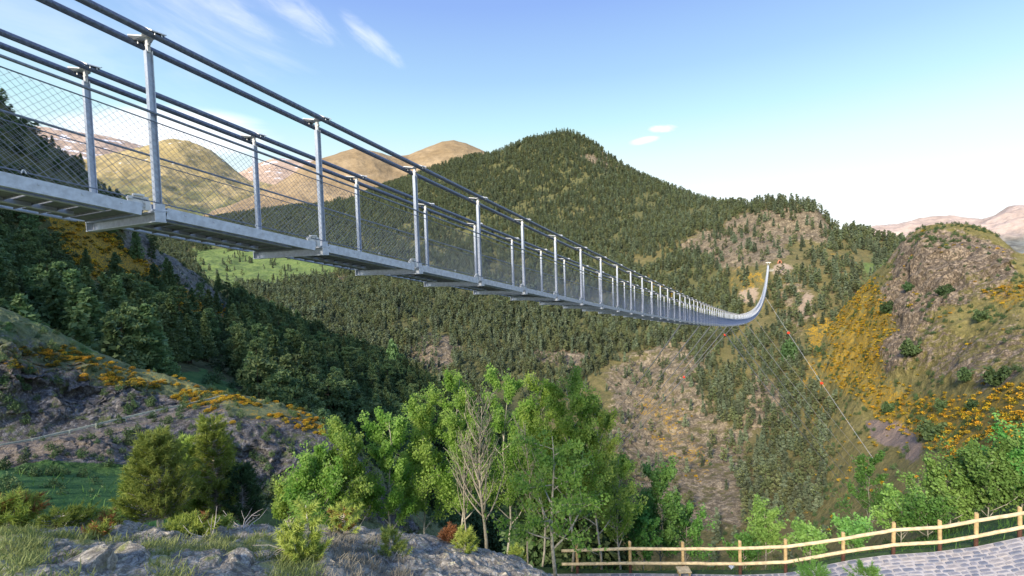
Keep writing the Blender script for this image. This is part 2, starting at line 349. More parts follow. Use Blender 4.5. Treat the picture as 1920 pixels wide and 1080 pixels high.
# ------------------------------------------------------------------ lofted land
LAND = {}
def sheet(name, lines, x0, x1, nc, rows, mat, zones, amp, nsc, back=None, ridged=.5, oct=7, wob=(10, 40), horiz=.35, xs=None, seed=0.0, label=None, blur=2):
    """lines: near -> far, each a list of (px, py, R).  back: list of (dR factor, dz) added behind the last line.
    amp: displacement per line (share of R).  The result is a real surface in metres."""
    cols = np.linspace(x0, x1, nc) if xs is None else xs
    LN = []
    for ln in lines:
        a = np.array(sorted(ln), float)
        k = max(3, int(nc / 90)); ker = np.hanning(2 * k + 1); ker /= ker.sum()
        def sm(v): return np.convolve(np.pad(v, k, mode='edge'), ker, 'valid')
        py = np.interp(cols, a[:, 0], a[:, 1]); R = np.exp(np.interp(cols, a[:, 0], np.log(a[:, 2])))
        R = sm(R); 
        if len(a) < 10: py = sm(py)
        LN.append(HZ(cols, py, R))
    am = list(amp)
    for dR, dz in (back or []):
        b = LN[len(lines) - 1].copy(); b[:, :2] *= (1 + dR); b[:, 2] += dz; LN.append(b); am.append(am[len(lines) - 1])
    LN = np.array(LN); K = len(LN)
    out_ = []; aw = []
    for k in range(K - 1):
        n = rows[k] if k < len(rows) else 8
        p0 = LN[max(k - 1, 0)]; p1 = LN[k]; p2 = LN[k + 1]; p3 = LN[min(k + 2, K - 1)]
        d = np.linalg.norm(p2 - p1, axis=1)[:, None]
        def lim(m_):  # limited tangents so crests stay crests
            l = np.linalg.norm(m_, axis=1)[:, None] + 1e-9; return m_ * np.minimum(1, d * 1.1 / l)
        m1 = lim((p2 - p0) / 2); m2 = lim((p3 - p1) / 2)
        for i in range(n + (1 if k == K - 2 else 0)):
            t = i / n; h = (2 * t**3 - 3 * t**2 + 1, t**3 - 2 * t**2 + t, -2 * t**3 + 3 * t**2, t**3 - t**2)
            out_.append(h[0] * p1 + h[1] * m1 + h[2] * p2 + h[3] * m2); aw.append(am[k] * (1 - t) + am[k + 1] * t)
    P = np.array(out_); aw = np.array(aw)[:, None]
    R = np.hypot(P[..., 0], P[..., 1])
    px, py = PR(P)
    Z = {k: samp(raster(v, blur), px, py, P, *wob) for k, v in zones.items()}
    z = lambda k: Z.get(k, np.zeros(px.shape))
    n = fbm(P, nsc, oct, .52, off=seed); rd = fbm(P, nsc * .8, oct, .55, True, off=seed + 3)
    rough = 1 + 1.3 * z('rock')
    dsp = (n * (1 - ridged) * 1.3 + (rd - .35) * ridged) * rough * aw * R
    Q = P.copy(); Q[..., 2] += dsp
    hx = fbm(P, nsc * .5, 5, .6, off=seed + 21) * aw * R * horiz * rough; hy = fbm(P, nsc * .5, 5, .6, True, off=seed + 31) * aw * R * horiz * rough
    rad = P[..., :2] / R[..., None]
    Q[..., 0] -= rad[..., 0] * hy; Q[..., 1] -= rad[..., 1] * hy; Q[..., 0] += rad[..., 1] * hx; Q[..., 1] -= rad[..., 0] * hx
    nr = Q.shape[0]; idx = np.arange(nr * nc).reshape(nr, nc)
    Fc = np.stack([idx[:-1, :-1], idx[:-1, 1:], idx[1:, 1:], idx[1:, :-1]], -1).reshape(-1, 4)
    col = np.stack([z('rock'), z('gorse'), z('meadow'), z('scree')], -1)
    me = np_mesh(name, Q, Fc, mat, True, [('zones', 'FLOAT_COLOR', col), ('wood', 'FLOAT', z('wood'))])
    o = obj(name, me); o['kind'] = 'structure'
    if label: o['label'] = label
    nf = sum(rows[:len(lines) - 1]); LAND[name] = dict(P=Q[:nf + 1], px=px[:nf + 1], py=py[:nf + 1], n=nr)
    return o
def pts_on(name, n, dens, seed=0):
    """n random points by area on a land sheet, kept with probability dens(px,py,P)"""
    r = np.random.default_rng(seed + 100); Q = LAND[name]['P']
    a = Q[:-1, :-1]; b = Q[:-1, 1:]; c = Q[1:, :-1]; d = Q[1:, 1:]
    ar = np.linalg.norm(np.cross(b - a, c - a), axis=-1).ravel()
    cu = np.cumsum(ar); k = np.searchsorted(cu, r.random(n) * cu[-1]); k = np.minimum(k, len(ar) - 1)
    i, j = np.unravel_index(k, a.shape[:2]); s = r.random((n, 1)); t = r.random((n, 1))
    P = a[i, j] * (1 - s) * (1 - t) + b[i, j] * s * (1 - t) + c[i, j] * (1 - s) * t + d[i, j] * s * t
    px, py = PR(P); D = dens(px, py, P)
    keep = r.random(n) < D
    return P[keep], px[keep], py[keep]

# ================================================================== THE SETTING
# far mountains to the left
sheet('far_snowy_ridge', [
    [(-1500, 420, 5000), (0, 420, 5000), (600, 420, 5000), (900, 420, 5200)],
    [(-1500, 150, 7000), (-300, 215, 7000), (60, 238, 7000), (110, 243, 7000), (160, 250, 7000), (220, 262, 7000), (270, 275, 7000), (300, 290, 7000), (420, 330, 7000), (455, 322, 7000), (480, 308, 7000), (515, 297, 7000), (545, 301, 7000), (580, 300, 7000), (630, 305, 7000), (700, 320, 7000), (900, 340, 7000)]],
    -1500, 900, 420, [60], far_mat('snowy_ridge_ground', (.48, .36, .27), (.62, .48, .37), (.1, .1, .06), 100, 300, (.60, 900, 1300), 420), {}, [.008, .006], 900, back=[(.12, -400), (.3, -1500)], seed=2)
sheet('far_bald_mountain', [
    [(-900, 480, 2500), (0, 470, 2500), (300, 450, 2500), (700, 450, 2500)],
    [(-900, 350, 3300), (0, 360, 3300), (200, 370, 3300), (300, 350, 3300), (420, 370, 3300), (560, 380, 3300), (700, 400, 3300)],
    [(-900, 260, 4300), (0, 300, 4400), (120, 305, 4400), (180, 297, 4400), (230, 284, 4400), (280, 274, 4400), (325, 263, 4300), (350, 263, 4300), (372, 271, 4300), (395, 284, 4250), (420, 303, 4200), (445, 325, 4150), (470, 342, 4100), (520, 352, 4100), (700, 400, 4000)]],
    -900, 700, 360, [70, 70], far_mat('bald_mountain_ground', (.36, .29, .13), (.52, .42, .21), (.13, .16, .07), 260, 640, (.655, 560, 750), 300), {}, [.022, .030, .008], 620, ridged=.85, back=[(.1, -250), (.3, -1300)], seed=5)
sheet('far_bare_hills', [
    [(300, 470, 2100), (700, 460, 2000), (1100, 470, 1900)],
    [(300, 440, 2600), (560, 362, 2700), (700, 370, 2700), (1100, 400, 2700)],
    [(300, 430, 3300), (420, 400, 3300), (480, 372, 3300), (540, 337, 3300), (570, 312, 3300), (600, 299, 3300), (640, 285, 3300), (668, 279, 3300), (700, 284, 3300), (735, 294, 3400), (765, 292, 3500), (800, 277, 3500), (830, 266, 3500), (850, 263, 3500), (875, 269, 3500), (900, 280, 3500), (920, 292, 3500), (1000, 340, 3500), (1100, 380, 3500)]],
    300, 1100, 360, [60, 70], far_mat('bare_hill_ground', (.30, .22, .12), (.42, .32, .19), (.13, .15, .07), 90, 260, None, 260), {}, [.02, .016, .004], 520, ridged=.8, back=[(.1, -250), (.3, -1300)], seed=8)
sheet('far_right_mountains', [
    [(1300, 520, 6500), (1600, 500, 6500), (1920, 500, 6500), (3200, 520, 6500)],
    [(1300, 470, 9000), (1560, 452, 9000), (1600, 438, 9000), (1640, 426, 9000), (1690, 419, 9000), (1740, 409, 9000), (1790, 405, 9000), (1840, 410, 9000), (1865, 401, 9000), (1890, 388, 9000), (1915, 386, 9000), (1960, 392, 9000), (2200, 340, 9000), (3200, 300, 9000)]],
    1300, 3200, 420, [80], far_mat('right_mountain_ground', (.46, .36, .30), (.62, .50, .42), (.2, .22, .2), 50, 260, (.56, 500, 800), 520), {}, [.02, .008], 900, ridged=.8, back=[(.12, -400), (.3, -1800)], seed=11)
# the wooded mountain, the knoll where the bridge lands and the far side of the gorge: one continuous sheet
forest_m = [([(-400, 400), (100, 445), (350, 415), (530, 388), (610, 380), (690, 358), (780, 324), (862, 290), (940, 270), (1010, 240), (1065, 230), (1110, 250), (1140, 280), (1222, 330), (1310, 360), (1330, 385), (1375, 398), (1345, 420), (1290, 437), (1235, 450), (1190, 463), (1145, 488), (1200, 500), (1290, 488), (1345, 498), (1365, 530), (1350, 560), (1380, 580), (1400, 600), (1360, 630), (1290, 640), (1190, 648), (1130, 672), (1100, 720), (1000, 790), (850, 800), (640, 720), (480, 600), (350, 560), (-400, 520)], 1.0),
            ([(1270, 640), (1360, 640), (1480, 600), (1500, 680), (1520, 720), (1580, 760), (1600, 830), (1600, 900), (1570, 960), (1500, 1000), (1380, 1000), (1385, 900), (1420, 830), (1330, 780), (1310, 720)], .5),
            ([(1390, 690), (1450, 700), (1480, 790), (1400, 800)], .12),
            ([(1450, 510), (1530, 478), (1620, 490), (1690, 455), (1760, 440), (1720, 480), (1650, 560), (1570, 610), (1540, 640), (1500, 610), (1450, 600)], .2),
            ([(1325, 366), (1400, 372), (1530, 372), (1555, 396), (1500, 393), (1400, 393), (1330, 392)], .5),
            ([(1555, 415), (1620, 425), (1720, 445), (1700, 470), (1620, 470), (1530, 462)], .35),
            ([(1140, 462), (1280, 455), (1270, 478), (1150, 488)], .2),
            ([(1180, 500), (1240, 515), (1300, 545), (1290, 560), (1220, 545)], .25),
            ([(1145, 700), (1300, 690), (1320, 760), (1250, 760), (1170, 730)], .22),
            ([(735, 560), (800, 570), (790, 592), (740, 590)], .02), ([(760, 640), (810, 615), (870, 630), (840, 690), (770, 690)], .1),
            ([(1000, 655), (1060, 640), (1110, 655), (1080, 690), (1010, 690)], .08), ([(1045, 278), (1110, 285), (1180, 305), (1190, 325), (1140, 318), (1080, 305)], .02),
            ([(1060, 398), (1120, 375), (1105, 400), (1050, 410)], .02), ([(600, 520), (680, 510), (700, 530), (640, 545)], .05),
            ([(300, 440), (370, 470), (420, 458), (520, 474), (600, 470), (650, 486), (655, 500), (620, 516), (560, 522), (500, 530), (440, 545), (400, 540), (360, 500)], .0)]
zones_m = {'wood': forest_m, 'rock': [([(1240, 470), (1300, 445), (1350, 420), (1400, 390), (1450, 382), (1530, 384), (1560, 420), (1560, 445), (1480, 450), (1460, 495), (1340, 492)], .95),
                    ([(1130, 700), (1200, 645), (1350, 640), (1320, 720), (1400, 800), (1420, 900), (1400, 1000), (1280, 1000), (1180, 900), (1130, 800)], .62),
                    ([(1050, 270), (1110, 278), (1190, 310), (1170, 325), (1080, 302)], .8), ([(1385, 690), (1460, 700), (1490, 800), (1390, 800)], .85),
                    ([(730, 560), (800, 570), (790, 595), (735, 592)], .9), ([(750, 640), (810, 610), (880, 630), (850, 700), (770, 700)], .8), ([(995, 650), (1060, 640), (1115, 655), (1080, 700), (1005, 700)], .85),
                    ([(600, 520), (680, 508), (705, 530), (640, 548)], .8), ([(1450, 520), (1530, 500), (1530, 640), (1450, 660)], .5), ([(1055, 398), (1120, 378), (1105, 400), (1050, 410)], .9)],
           'gorse': [([(1500, 610), (1600, 570), (1660, 500), (1700, 560), (1700, 640), (1760, 780), (1700, 800), (1600, 750), (1560, 700), (1520, 680)], .72),
                     ([(1500, 680), (1560, 700), (1600, 760), (1600, 900), (1660, 960), (1500, 760)], .5),
                     ([(1180, 500), (1240, 510), (1310, 548), (1290, 565), (1200, 550)], .7), ([(1350, 500), (1440, 500), (1430, 545), (1360, 540)], .45), ([(1540, 450), (1640, 470), (1620, 500), (1520, 480)], .35), ([(1180, 740), (1280, 740), (1350, 900), (1250, 900)], .4)],
           'meadow': [([(350, 462), (430, 452), (520, 472), (650, 484), (660, 500), (600, 520), (520, 532), (430, 550), (380, 520)], 1.0), ([(540, 355), (660, 355), (690, 372), (620, 384), (540, 384)], .9), ([(1600, 480), (1720, 470), (1640, 560)], .6)],
           'scree': [([(1375, 545), (1425, 538), (1422, 582), (1385, 575)], 1.0), ([(1500, 560), (1530, 545), (1535, 592), (1505, 602)], 1.0), ([(1446, 494), (1490, 494), (1480, 530), (1446, 530)], .9), ([(1608, 778), (1660, 783), (1745, 832), (1720, 862), (1640, 832)], 1.0)]}
B_ = [
 [(-900, 640, 900), (300, 600, 700), (480, 640, 560), (600, 700, 470), (750, 780, 390), (900, 850, 330), (1065, 950, 270), (1200, 1080, 220), (1310, 1080, 215), (1440, 1080, 210), (1600, 1080, 200), (1750, 1080, 200), (2000, 1080, 200), (2300, 1080, 200)],
 [(-900, 600, 1000), (300, 560, 850), (480, 600, 640), (600, 640, 560), (750, 700, 470), (900, 740, 420), (1065, 800, 370), (1200, 850, 350), (1310, 860, 340), (1440, 860, 330), (1600, 880, 300), (1750, 900, 280), (2000, 900, 280), (2300, 900, 280)],
 [(-900, 540, 1400), (300, 515, 1150), (480, 545, 850), (600, 565, 740), (750, 610, 600), (900, 630, 570), (1065, 680, 500), (1200, 700, 470), (1310, 700, 455), (1440, 705, 440), (1600, 725, 390), (1750, 740, 370), (2000, 760, 370), (2300, 760, 370)],
 [(-900, 500, 1700), (300, 480, 1500), (480, 490, 1250), (600, 505, 1000), (750, 535, 780), (900, 560, 700), (1065, 580, 640), (1200, 590, 610), (1310, 590, 580), (1440, 592, 545), (1600, 610, 480), (1750, 630, 450), (2000, 650, 450), (2300, 650, 450)],
 [(-900, 470, 1900), (300, 455, 1750), (480, 455, 1600), (600, 450, 1350), (750, 465, 1050), (900, 480, 930), (1065, 490, 850), (1200, 495, 780), (1310, 492, 700), (1400, 492, 625), (1440, 493, 607), (1480, 494, 610), (1600, 520, 590), (1750, 550, 600), (2000, 560, 600), (2300, 560, 600)],
 [(-900, 460, 2000), (300, 435, 1950), (480, 425, 1850), (600, 410, 1600), (750, 390, 1300), (900, 380, 1200), (1065, 370, 1150), (1200, 400, 1020), (1310, 420, 850), (1440, 440, 715), (1550, 460, 680), (1600, 470, 690), (1750, 500, 700), (2000, 510, 700), (2300, 520, 700)],
 [(-900, 450, 2100), (100, 445, 2100), (250, 434, 2100), (350, 420, 2100), (450, 402, 2050), (530, 390, 2000), (610, 384, 1900), (686, 363, 1800), (723, 348, 1750), (780, 330, 1700), (818, 314, 1650), (862, 299, 1600), (912, 291, 1550), (940, 284, 1500), (975, 269, 1470), (1010, 257, 1440), (1040, 250, 1420), (1065, 247, 1400), (1090, 256, 1390), (1120, 274, 1370), (1150, 298, 1340), (1185, 322, 1300), (1222, 341, 1250), (1260, 354, 1180), (1310, 374, 1050), (1345, 384, 950), (1400, 387, 860), (1450, 379, 800), (1500, 384, 780), (1530, 393, 770), (1550, 410, 765), (1565, 428, 765), (1600, 434, 780), (1640, 446, 800), (1700, 458, 830), (1760, 475, 850), (2000, 520, 850), (2300, 540, 850)]]
sheet('wooded_mountain', B_, -900, 2300, 900, [40, 90, 90, 100, 90, 80], T_far, zones_m, [.012, .020, .022, .014, .010, .010, .0035], 110, back=[(.06, -30), (.2, -220), (.5, -500)], seed=14, wob=(22, 60), blur=9)
# the hill on the right with the gorse and the rock spine
zones_j = {'rock': [([(1690, 450), (1760, 430), (1850, 432), (1900, 470), (1905, 560), (1840, 560), (1780, 580), (1730, 600), (1710, 690), (1650, 700), (1630, 650), (1680, 610), (1650, 560)], .74), ([(1710, 600), (1800, 620), (1920, 600), (1990, 700), (1920, 700), (1840, 730), (1760, 720), (1720, 680)], .5), ([(1800, 500), (1900, 520), (1900, 570), (1800, 560)], .5)],
           'gorse': [([(1560, 560), (1640, 520), (1680, 600), (1640, 690), (1740, 740), (1840, 740), (2000, 690), (2000, 800), (1900, 850), (1780, 860), (1640, 780), (1540, 700)], .62), ([(1840, 540), (1960, 520), (1960, 570), (1860, 580)], .6), ([(1740, 560), (1800, 580), (1780, 600), (1740, 590)], .5)],
           'meadow': [([(1740, 860), (1990, 780), (2000, 1000), (1740, 1000)], .45)],
           'scree': [([(1608, 778), (1660, 783), (1745, 832), (1720, 862), (1640, 832)], 1.0)]}
sheet('gorse_hill', [
 [(1480, 1200, 120), (1600, 1150, 110), (1750, 1120, 80), (1920, 1080, 60), (2400, 1100, 50), (3200, 1100, 50)],
 [(1480, 1060, 210), (1600, 1000, 190), (1750, 930, 150), (1920, 860, 110), (2400, 800, 90), (3200, 800, 90)],
 [(1480, 960, 290), (1600, 850, 290), (1700, 800, 280), (1800, 780, 240), (1920, 740, 200), (2400, 700, 160), (3200, 700, 150)],
 [(1480, 860, 380), (1600, 700, 375), (1660, 650, 360), (1740, 620, 340), (1920, 600, 300), (2400, 600, 250), (3200, 560, 200)],
 [(1480, 740, 450), (1600, 600, 440), (1650, 545, 425), (1700, 510, 410), (1740, 495, 400), (1800, 490, 390), (1920, 520, 360), (2400, 560, 300), (3200, 480, 260)],
 [(1480, 700, 520), (1600, 560, 500), (1640, 510, 490), (1672, 480, 480), (1700, 450, 470), (1720, 434, 465), (1745, 424, 460), (1780, 421, 455), (1815, 424, 450), (1840, 428, 445), (1868, 440, 440), (1885, 455, 435), (1900, 470, 430), (1925, 482, 425), (1980, 500, 420), (2400, 520, 380), (3200, 420, 350)]],
 1480, 3200, 620, [20, 50, 70, 80, 60], T_hill, zones_j, [.01, .016, .022, .030, .026, .009], 50, back=[(.07, -25), (.3, -120), (.7, -160)], seed=17, wob=(22, 30), blur=6)
# the dark slope on the left
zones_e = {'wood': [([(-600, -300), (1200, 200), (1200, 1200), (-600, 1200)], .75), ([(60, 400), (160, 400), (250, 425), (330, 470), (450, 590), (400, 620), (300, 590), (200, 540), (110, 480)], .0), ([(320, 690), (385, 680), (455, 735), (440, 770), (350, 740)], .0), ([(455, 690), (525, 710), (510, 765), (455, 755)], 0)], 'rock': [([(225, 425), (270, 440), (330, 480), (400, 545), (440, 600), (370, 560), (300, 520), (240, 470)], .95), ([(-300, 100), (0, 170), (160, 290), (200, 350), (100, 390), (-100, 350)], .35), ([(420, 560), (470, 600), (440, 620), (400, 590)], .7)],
           'gorse': [([(70, 400), (160, 405), (250, 470), (330, 530), (410, 585), (390, 620), (300, 580), (200, 540), (120, 480)], .95), ([(-100, 360), (60, 330), (130, 350), (60, 400)], .4), ([(380, 560), (450, 590), (470, 640), (400, 620)], .6)],
           'meadow': [([(325, 700), (385, 690), (450, 735), (420, 760), (350, 730)], 1.0), ([(460, 700), (520, 720), (500, 760), (460, 750)], .7)]}
sheet('left_slope', [
 [ZP(-2200, 30, -14), (-600, 900, 34), (0, 900, 45), (300, 900, 50), (480, 920, 55), (600, 1000, 50), (750, 1100, 50), (900, 1200, 50), (1150, 1300, 60)],
 [ZP(-2200, 60, 3), (-600, 560, 55), (0, 700, 80), (300, 735, 80), (400, 745, 80), (480, 775, 82), (600, 850, 82), (750, 940, 85), (900, 1050, 90), (1150, 1200, 100)],
 [ZP(-2200, 90, 14), (-600, 400, 80), (0, 560, 125), (300, 640, 132), (480, 690, 140), (600, 745, 145), (750, 820, 150), (900, 900, 150), (1150, 1000, 160)],
 [ZP(-2200, 130, 36), (-600, 250, 110), (0, 430, 180), (150, 470, 190), (300, 545, 205), (480, 625, 215), (600, 675, 225), (750, 740, 230), (900, 810, 220), (1150, 900, 220)],
 [ZP(-2200, 220, 95), (-600, -60, 180), (-200, 120, 225), (0, 186, 225), (30, 222, 226), (60, 246, 228), (100, 276, 230), (140, 298, 232), (160, 320, 235), (180, 348, 238), (205, 370, 245), (240, 412, 255), (300, 470, 268), (390, 530, 280), (430, 565, 300), (480, 592, 310), (560, 622, 320), (640, 655, 320), (720, 688, 320), (800, 725, 310), (850, 755, 300), (900, 790, 290), (1150, 900, 270)]],
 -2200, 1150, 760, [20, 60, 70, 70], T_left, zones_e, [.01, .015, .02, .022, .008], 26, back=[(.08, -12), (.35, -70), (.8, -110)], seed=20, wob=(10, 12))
# the craggy spur with the gorse and the path railing on it
zones_d = {'rock': [([(-300, 640), (0, 640), (150, 700), (300, 740), (420, 755), (430, 775), (560, 780), (660, 830), (800, 1000), (500, 930), (420, 880), (0, 880), (-300, 900)], .64), ([(-300, 590), (0, 600), (200, 690), (100, 690), (-300, 640)], .45)],
           'gorse': [([(0, 660), (100, 650), (330, 700), (420, 730), (540, 760), (620, 790), (600, 810), (480, 790), (400, 780), (300, 735), (100, 700), (0, 690)], .36)],
           'meadow': [([(-300, 540), (0, 570), (120, 620), (220, 672), (100, 680), (0, 640), (-300, 620)], .45), ([(-300, 862), (0, 868), (200, 866), (400, 890), (420, 1000), (-300, 1000)], .95)],
           'scree': [([(-300, 830), (0, 828), (200, 805), (240, 850), (100, 864), (-300, 866)], .8), ([(-300, 845), (0, 835), (250, 790), (420, 742), (440, 747), (250, 800), (0, 850), (-300, 870)], .9)]}
sheet('craggy_spur', [
 [ZP(-1500, 13, -9.4), (0, 990, 17), (300, 990, 20), (500, 1010, 20), (650, 1040, 21), (760, 1080, 22), (900, 1150, 24)],
 [ZP(-1500, 20, -9.1), (0, 885, 24.5), (300, 890, 25), (450, 905, 25), (560, 935, 25), (650, 960, 25), (760, 1020, 26), (900, 1100, 27)],
 [ZP(-1500, 24, -8.6), (0, 852, 28), (200, 825, 29), (300, 850, 27.5), (420, 840, 27.3), (520, 860, 27.2), (600, 880, 27), (650, 905, 27), (760, 980, 28), (900, 1070, 29)],
 [ZP(-1500, 26, -8.2), (0, 838, 30), (200, 800, 31), (300, 776, 31.6), (430, 762, 31), (520, 790, 30), (600, 820, 29.6), (650, 850, 29), (760, 950, 29.6), (900, 1050, 30)],
 [ZP(-1500, 27.2, -8.1), (0, 824, 31.2), (200, 790, 32.2), (300, 768, 32.8), (430, 744, 33.5), (520, 765, 32), (600, 795, 31), (650, 824, 30.4), (760, 940, 30.6), (900, 1040, 31)],
 [ZP(-1500, 34, -3), (0, 680, 34.5), (100, 705, 35), (200, 725, 35), (300, 738, 35), (430, 741, 35), (520, 760, 33.5), (600, 788, 32.3), (650, 820, 31.5), (760, 935, 31.5), (900, 1030, 32)],
 [ZP(-1500, 42, 1), (-600, 480, 41), (0, 578, 40), (60, 603, 39.6), (100, 622, 39), (150, 646, 38.6), (200, 668, 38.2), (250, 687, 38), (300, 702, 37.6), (350, 714, 37.2), (430, 740, 36.5), (480, 748, 35.6), (520, 757, 34.8), (560, 768, 34), (600, 786, 33.4), (650, 820, 32.6), (700, 872, 32.4), (760, 938, 32.4), (820, 990, 32.4), (900, 1040, 33)]],
 -1500, 900, 760, [20, 50, 44, 14, 60, 60], T_crag, zones_d, [.002, .006, .018, .004, .003, .022, .008], 3.2, back=[(.07, -1.2), (.25, -8), (.8, -25)], seed=23, wob=(8, 2), horiz=.9, ridged=.7)
# the terrace with the meadow and the paved path; falls away beyond the fence
EDGE = [(1040, 1077, 17.2), (1180, 1076, 17.3), (1281, 1077, 17.5), (1388, 1079, 17.6), (1473, 1076, 17.8), (1540, 1062, 18.1), (1600, 1050, 18.5), (1660, 1042, 18.9), (1750, 1036, 19.5), (1830, 1026, 20.0), (1920, 1007, 20.6), (2050, 985, 21.5), (2400, 930, 24)]
sheet('terrace_ground', [
 [ZP(-1500, 4.5, -10), (0, 1300, 9), (600, 1400, 9), (1000, 1560, 9.5), (1400, 1640, 10), (1920, 1900, 11), (2400, 1900, 12)],
 [ZP(-1500, 13, -9.6), (0, 1075, 15), (600, 1180, 13), (1000, 1250, 13.5), (1400, 1300, 14), (1920, 1420, 15), (2400, 1420, 16)],
 [ZP(-1500, 13.5, -9.5), (0, 1040, 16.5), (600, 1070, 16), (1000, 1079, 17)] + [(a, b + 10, c) for a, b, c in EDGE[1:]],
 [ZP(-1500, 18, -9.2), (0, 925, 21), (300, 930, 21), (600, 990, 21), (900, 1060, 20), (1080, 1068, 19), (1200, 1070, 19), (1400, 1072, 19.3), (1473, 1068, 19.6), (1600, 1040, 20.5), (1760, 1026, 21.5), (1920, 998, 22.5), (2400, 930, 26)],
 [ZP(-1500, 24, -9.2), (0, 880, 26), (300, 895, 26), (600, 1000, 25), (900, 1085, 24), (1200, 1090, 24), (1400, 1085, 25), (1600, 1060, 26), (1760, 1015, 28), (1920, 975, 30), (2400, 900, 34)],
 [ZP(-1500, 34, -12), (0, 900, 34), (300, 930, 34), (600, 1100, 34), (900, 1180, 34), (1200, 1180, 36), (1400, 1160, 38), (1600, 1090, 40), (1760, 1010, 42), (1920, 960, 44), (2400, 880, 50)],
 [ZP(-1500, 60, -30), (0, 1100, 60), (600, 1250, 60), (900, 1300, 60), (1200, 1300, 62), (1400, 1290, 66), (1600, 1240, 70), (1920, 1130, 80), (2400, 1000, 90)]],
 -1500, 2400, 500, [14, 30, 24, 30, 30, 14], T_ter, {'meadow': [([(-400, 850), (420, 850), (500, 1100), (-400, 1100)], .95)], 'rock': [([(1250, 1000), (1400, 1000), (1400, 1072), (1250, 1072)], .4)]},
 [.001, .0015, .0004, .004, .008, .02, .03], 3, seed=26, wob=(8, 3), ridged=.2)
# the boss of rock the viewer stands on
zones_a = {'rock': [([(-200, 960), (520, 960), (620, 1000), (560, 1200), (-200, 1200)], .42), ([(80, 1015), (270, 1010), (280, 1100), (60, 1100)], .98), ([(330, 1040), (480, 1030), (500, 1110), (330, 1110)], .98), ([(600, 980), (1100, 1000), (1300, 1300), (600, 1300)], .98), ([(40, 975), (300, 970), (520, 975), (620, 990), (620, 1004), (300, 1005), (60, 998)], .95)],
           'scree': [([(600, 1015), (700, 1010), (740, 1090), (600, 1100)], .5), ([(-100, 1040), (90, 1020), (100, 1100), (-100, 1100)], .4)]}
sheet('foreground_rock', [
 [ZP(-3000, 1.0, -1.7), (0, 1900, 1.2), (600, 2000, 1.2), (1000, 2000, 1.3), (1400, 2000, 1.3), ZP(2600, 1.2, -1.7), ZP(4200, 1.0, -1.7)],
 [ZP(-3000, 2.2, -1.8), (0, 1290, 2.2), (300, 1290, 2.2), (600, 1310, 2.2), (860, 1320, 2.3), (1000, 1380, 2.2), (1200, 1450, 2.2), ZP(2600, 2, -2), ZP(4200, 2, -2)],
 [ZP(-3000, 3.2, -2.0), (0, 1090, 3.5), (300, 1085, 3.5), (600, 1095, 3.5), (860, 1110, 3.5), (1000, 1200, 3.1), (1200, 1300, 3.0), ZP(2600, 2.6, -2.2), ZP(4200, 2.6, -2.2)],
 [ZP(-3000, 4.6, -2.2), (0, 1025, 4.7), (300, 1022, 4.7), (600, 1030, 4.7), (860, 1045, 4.6), (950, 1070, 4.3), (1000, 1098, 4.1), (1200, 1220, 3.6), ZP(2600, 3, -2.4), ZP(4200, 3, -2.4)],
 [ZP(-3000, 6.2, -2.6), (0, 990, 6.2), (100, 988, 6.2), (200, 984, 6.2), (300, 984, 6.1), (400, 988, 6), (500, 986, 6), (600, 988, 5.9), (700, 996, 5.7), (780, 1004, 5.5), (860, 1018, 5.3), (920, 1034, 5.1), (980, 1056, 4.8), (1040, 1082, 4.6), (1200, 1170, 4.2), ZP(2600, 3.4, -2.6), ZP(4200, 3.4, -2.6)]],
 -3000, 4200, 1000, [10, 40, 70, 70], T_rock, zones_a, [.0, .01, .018, .018, .012], .9, back=[(.08, -.25), (.35, -2.5), (.9, -8.5)], seed=29, wob=(14, .5), horiz=.8, ridged=.6,
 xs=np.concatenate([np.linspace(-3000, -120, 90, endpoint=False), np.linspace(-120, 1120, 800, endpoint=False), np.linspace(1120, 4200, 110)]))
# floor of the gorge, reaching the horizon
a_ = np.linspace(0, 2 * math.pi, 49)[:-1]
ring = lambda r, z: np.stack([r * np.cos(a_), r * np.sin(a_), np.full(48, z)], -1)
Vg = np.concatenate([ring(40, -60.), ring(220, -165.), ring(2500, -190.), ring(30000, -400.), [[0, 0, -30.]]])
Fg = [(k * 48 + i, k * 48 + (i + 1) % 48, (k + 1) * 48 + (i + 1) % 48, (k + 1) * 48 + i) for k in range(3) for i in range(48)] + [(i, (i + 1) % 48, 192, 192) for i in range(0)]
vf = obj('ground', np_mesh('ground', Vg, Fg, simple('valley_ground', (.07, .085, .04), .3, .02, .95))); vf['kind'] = 'structure'

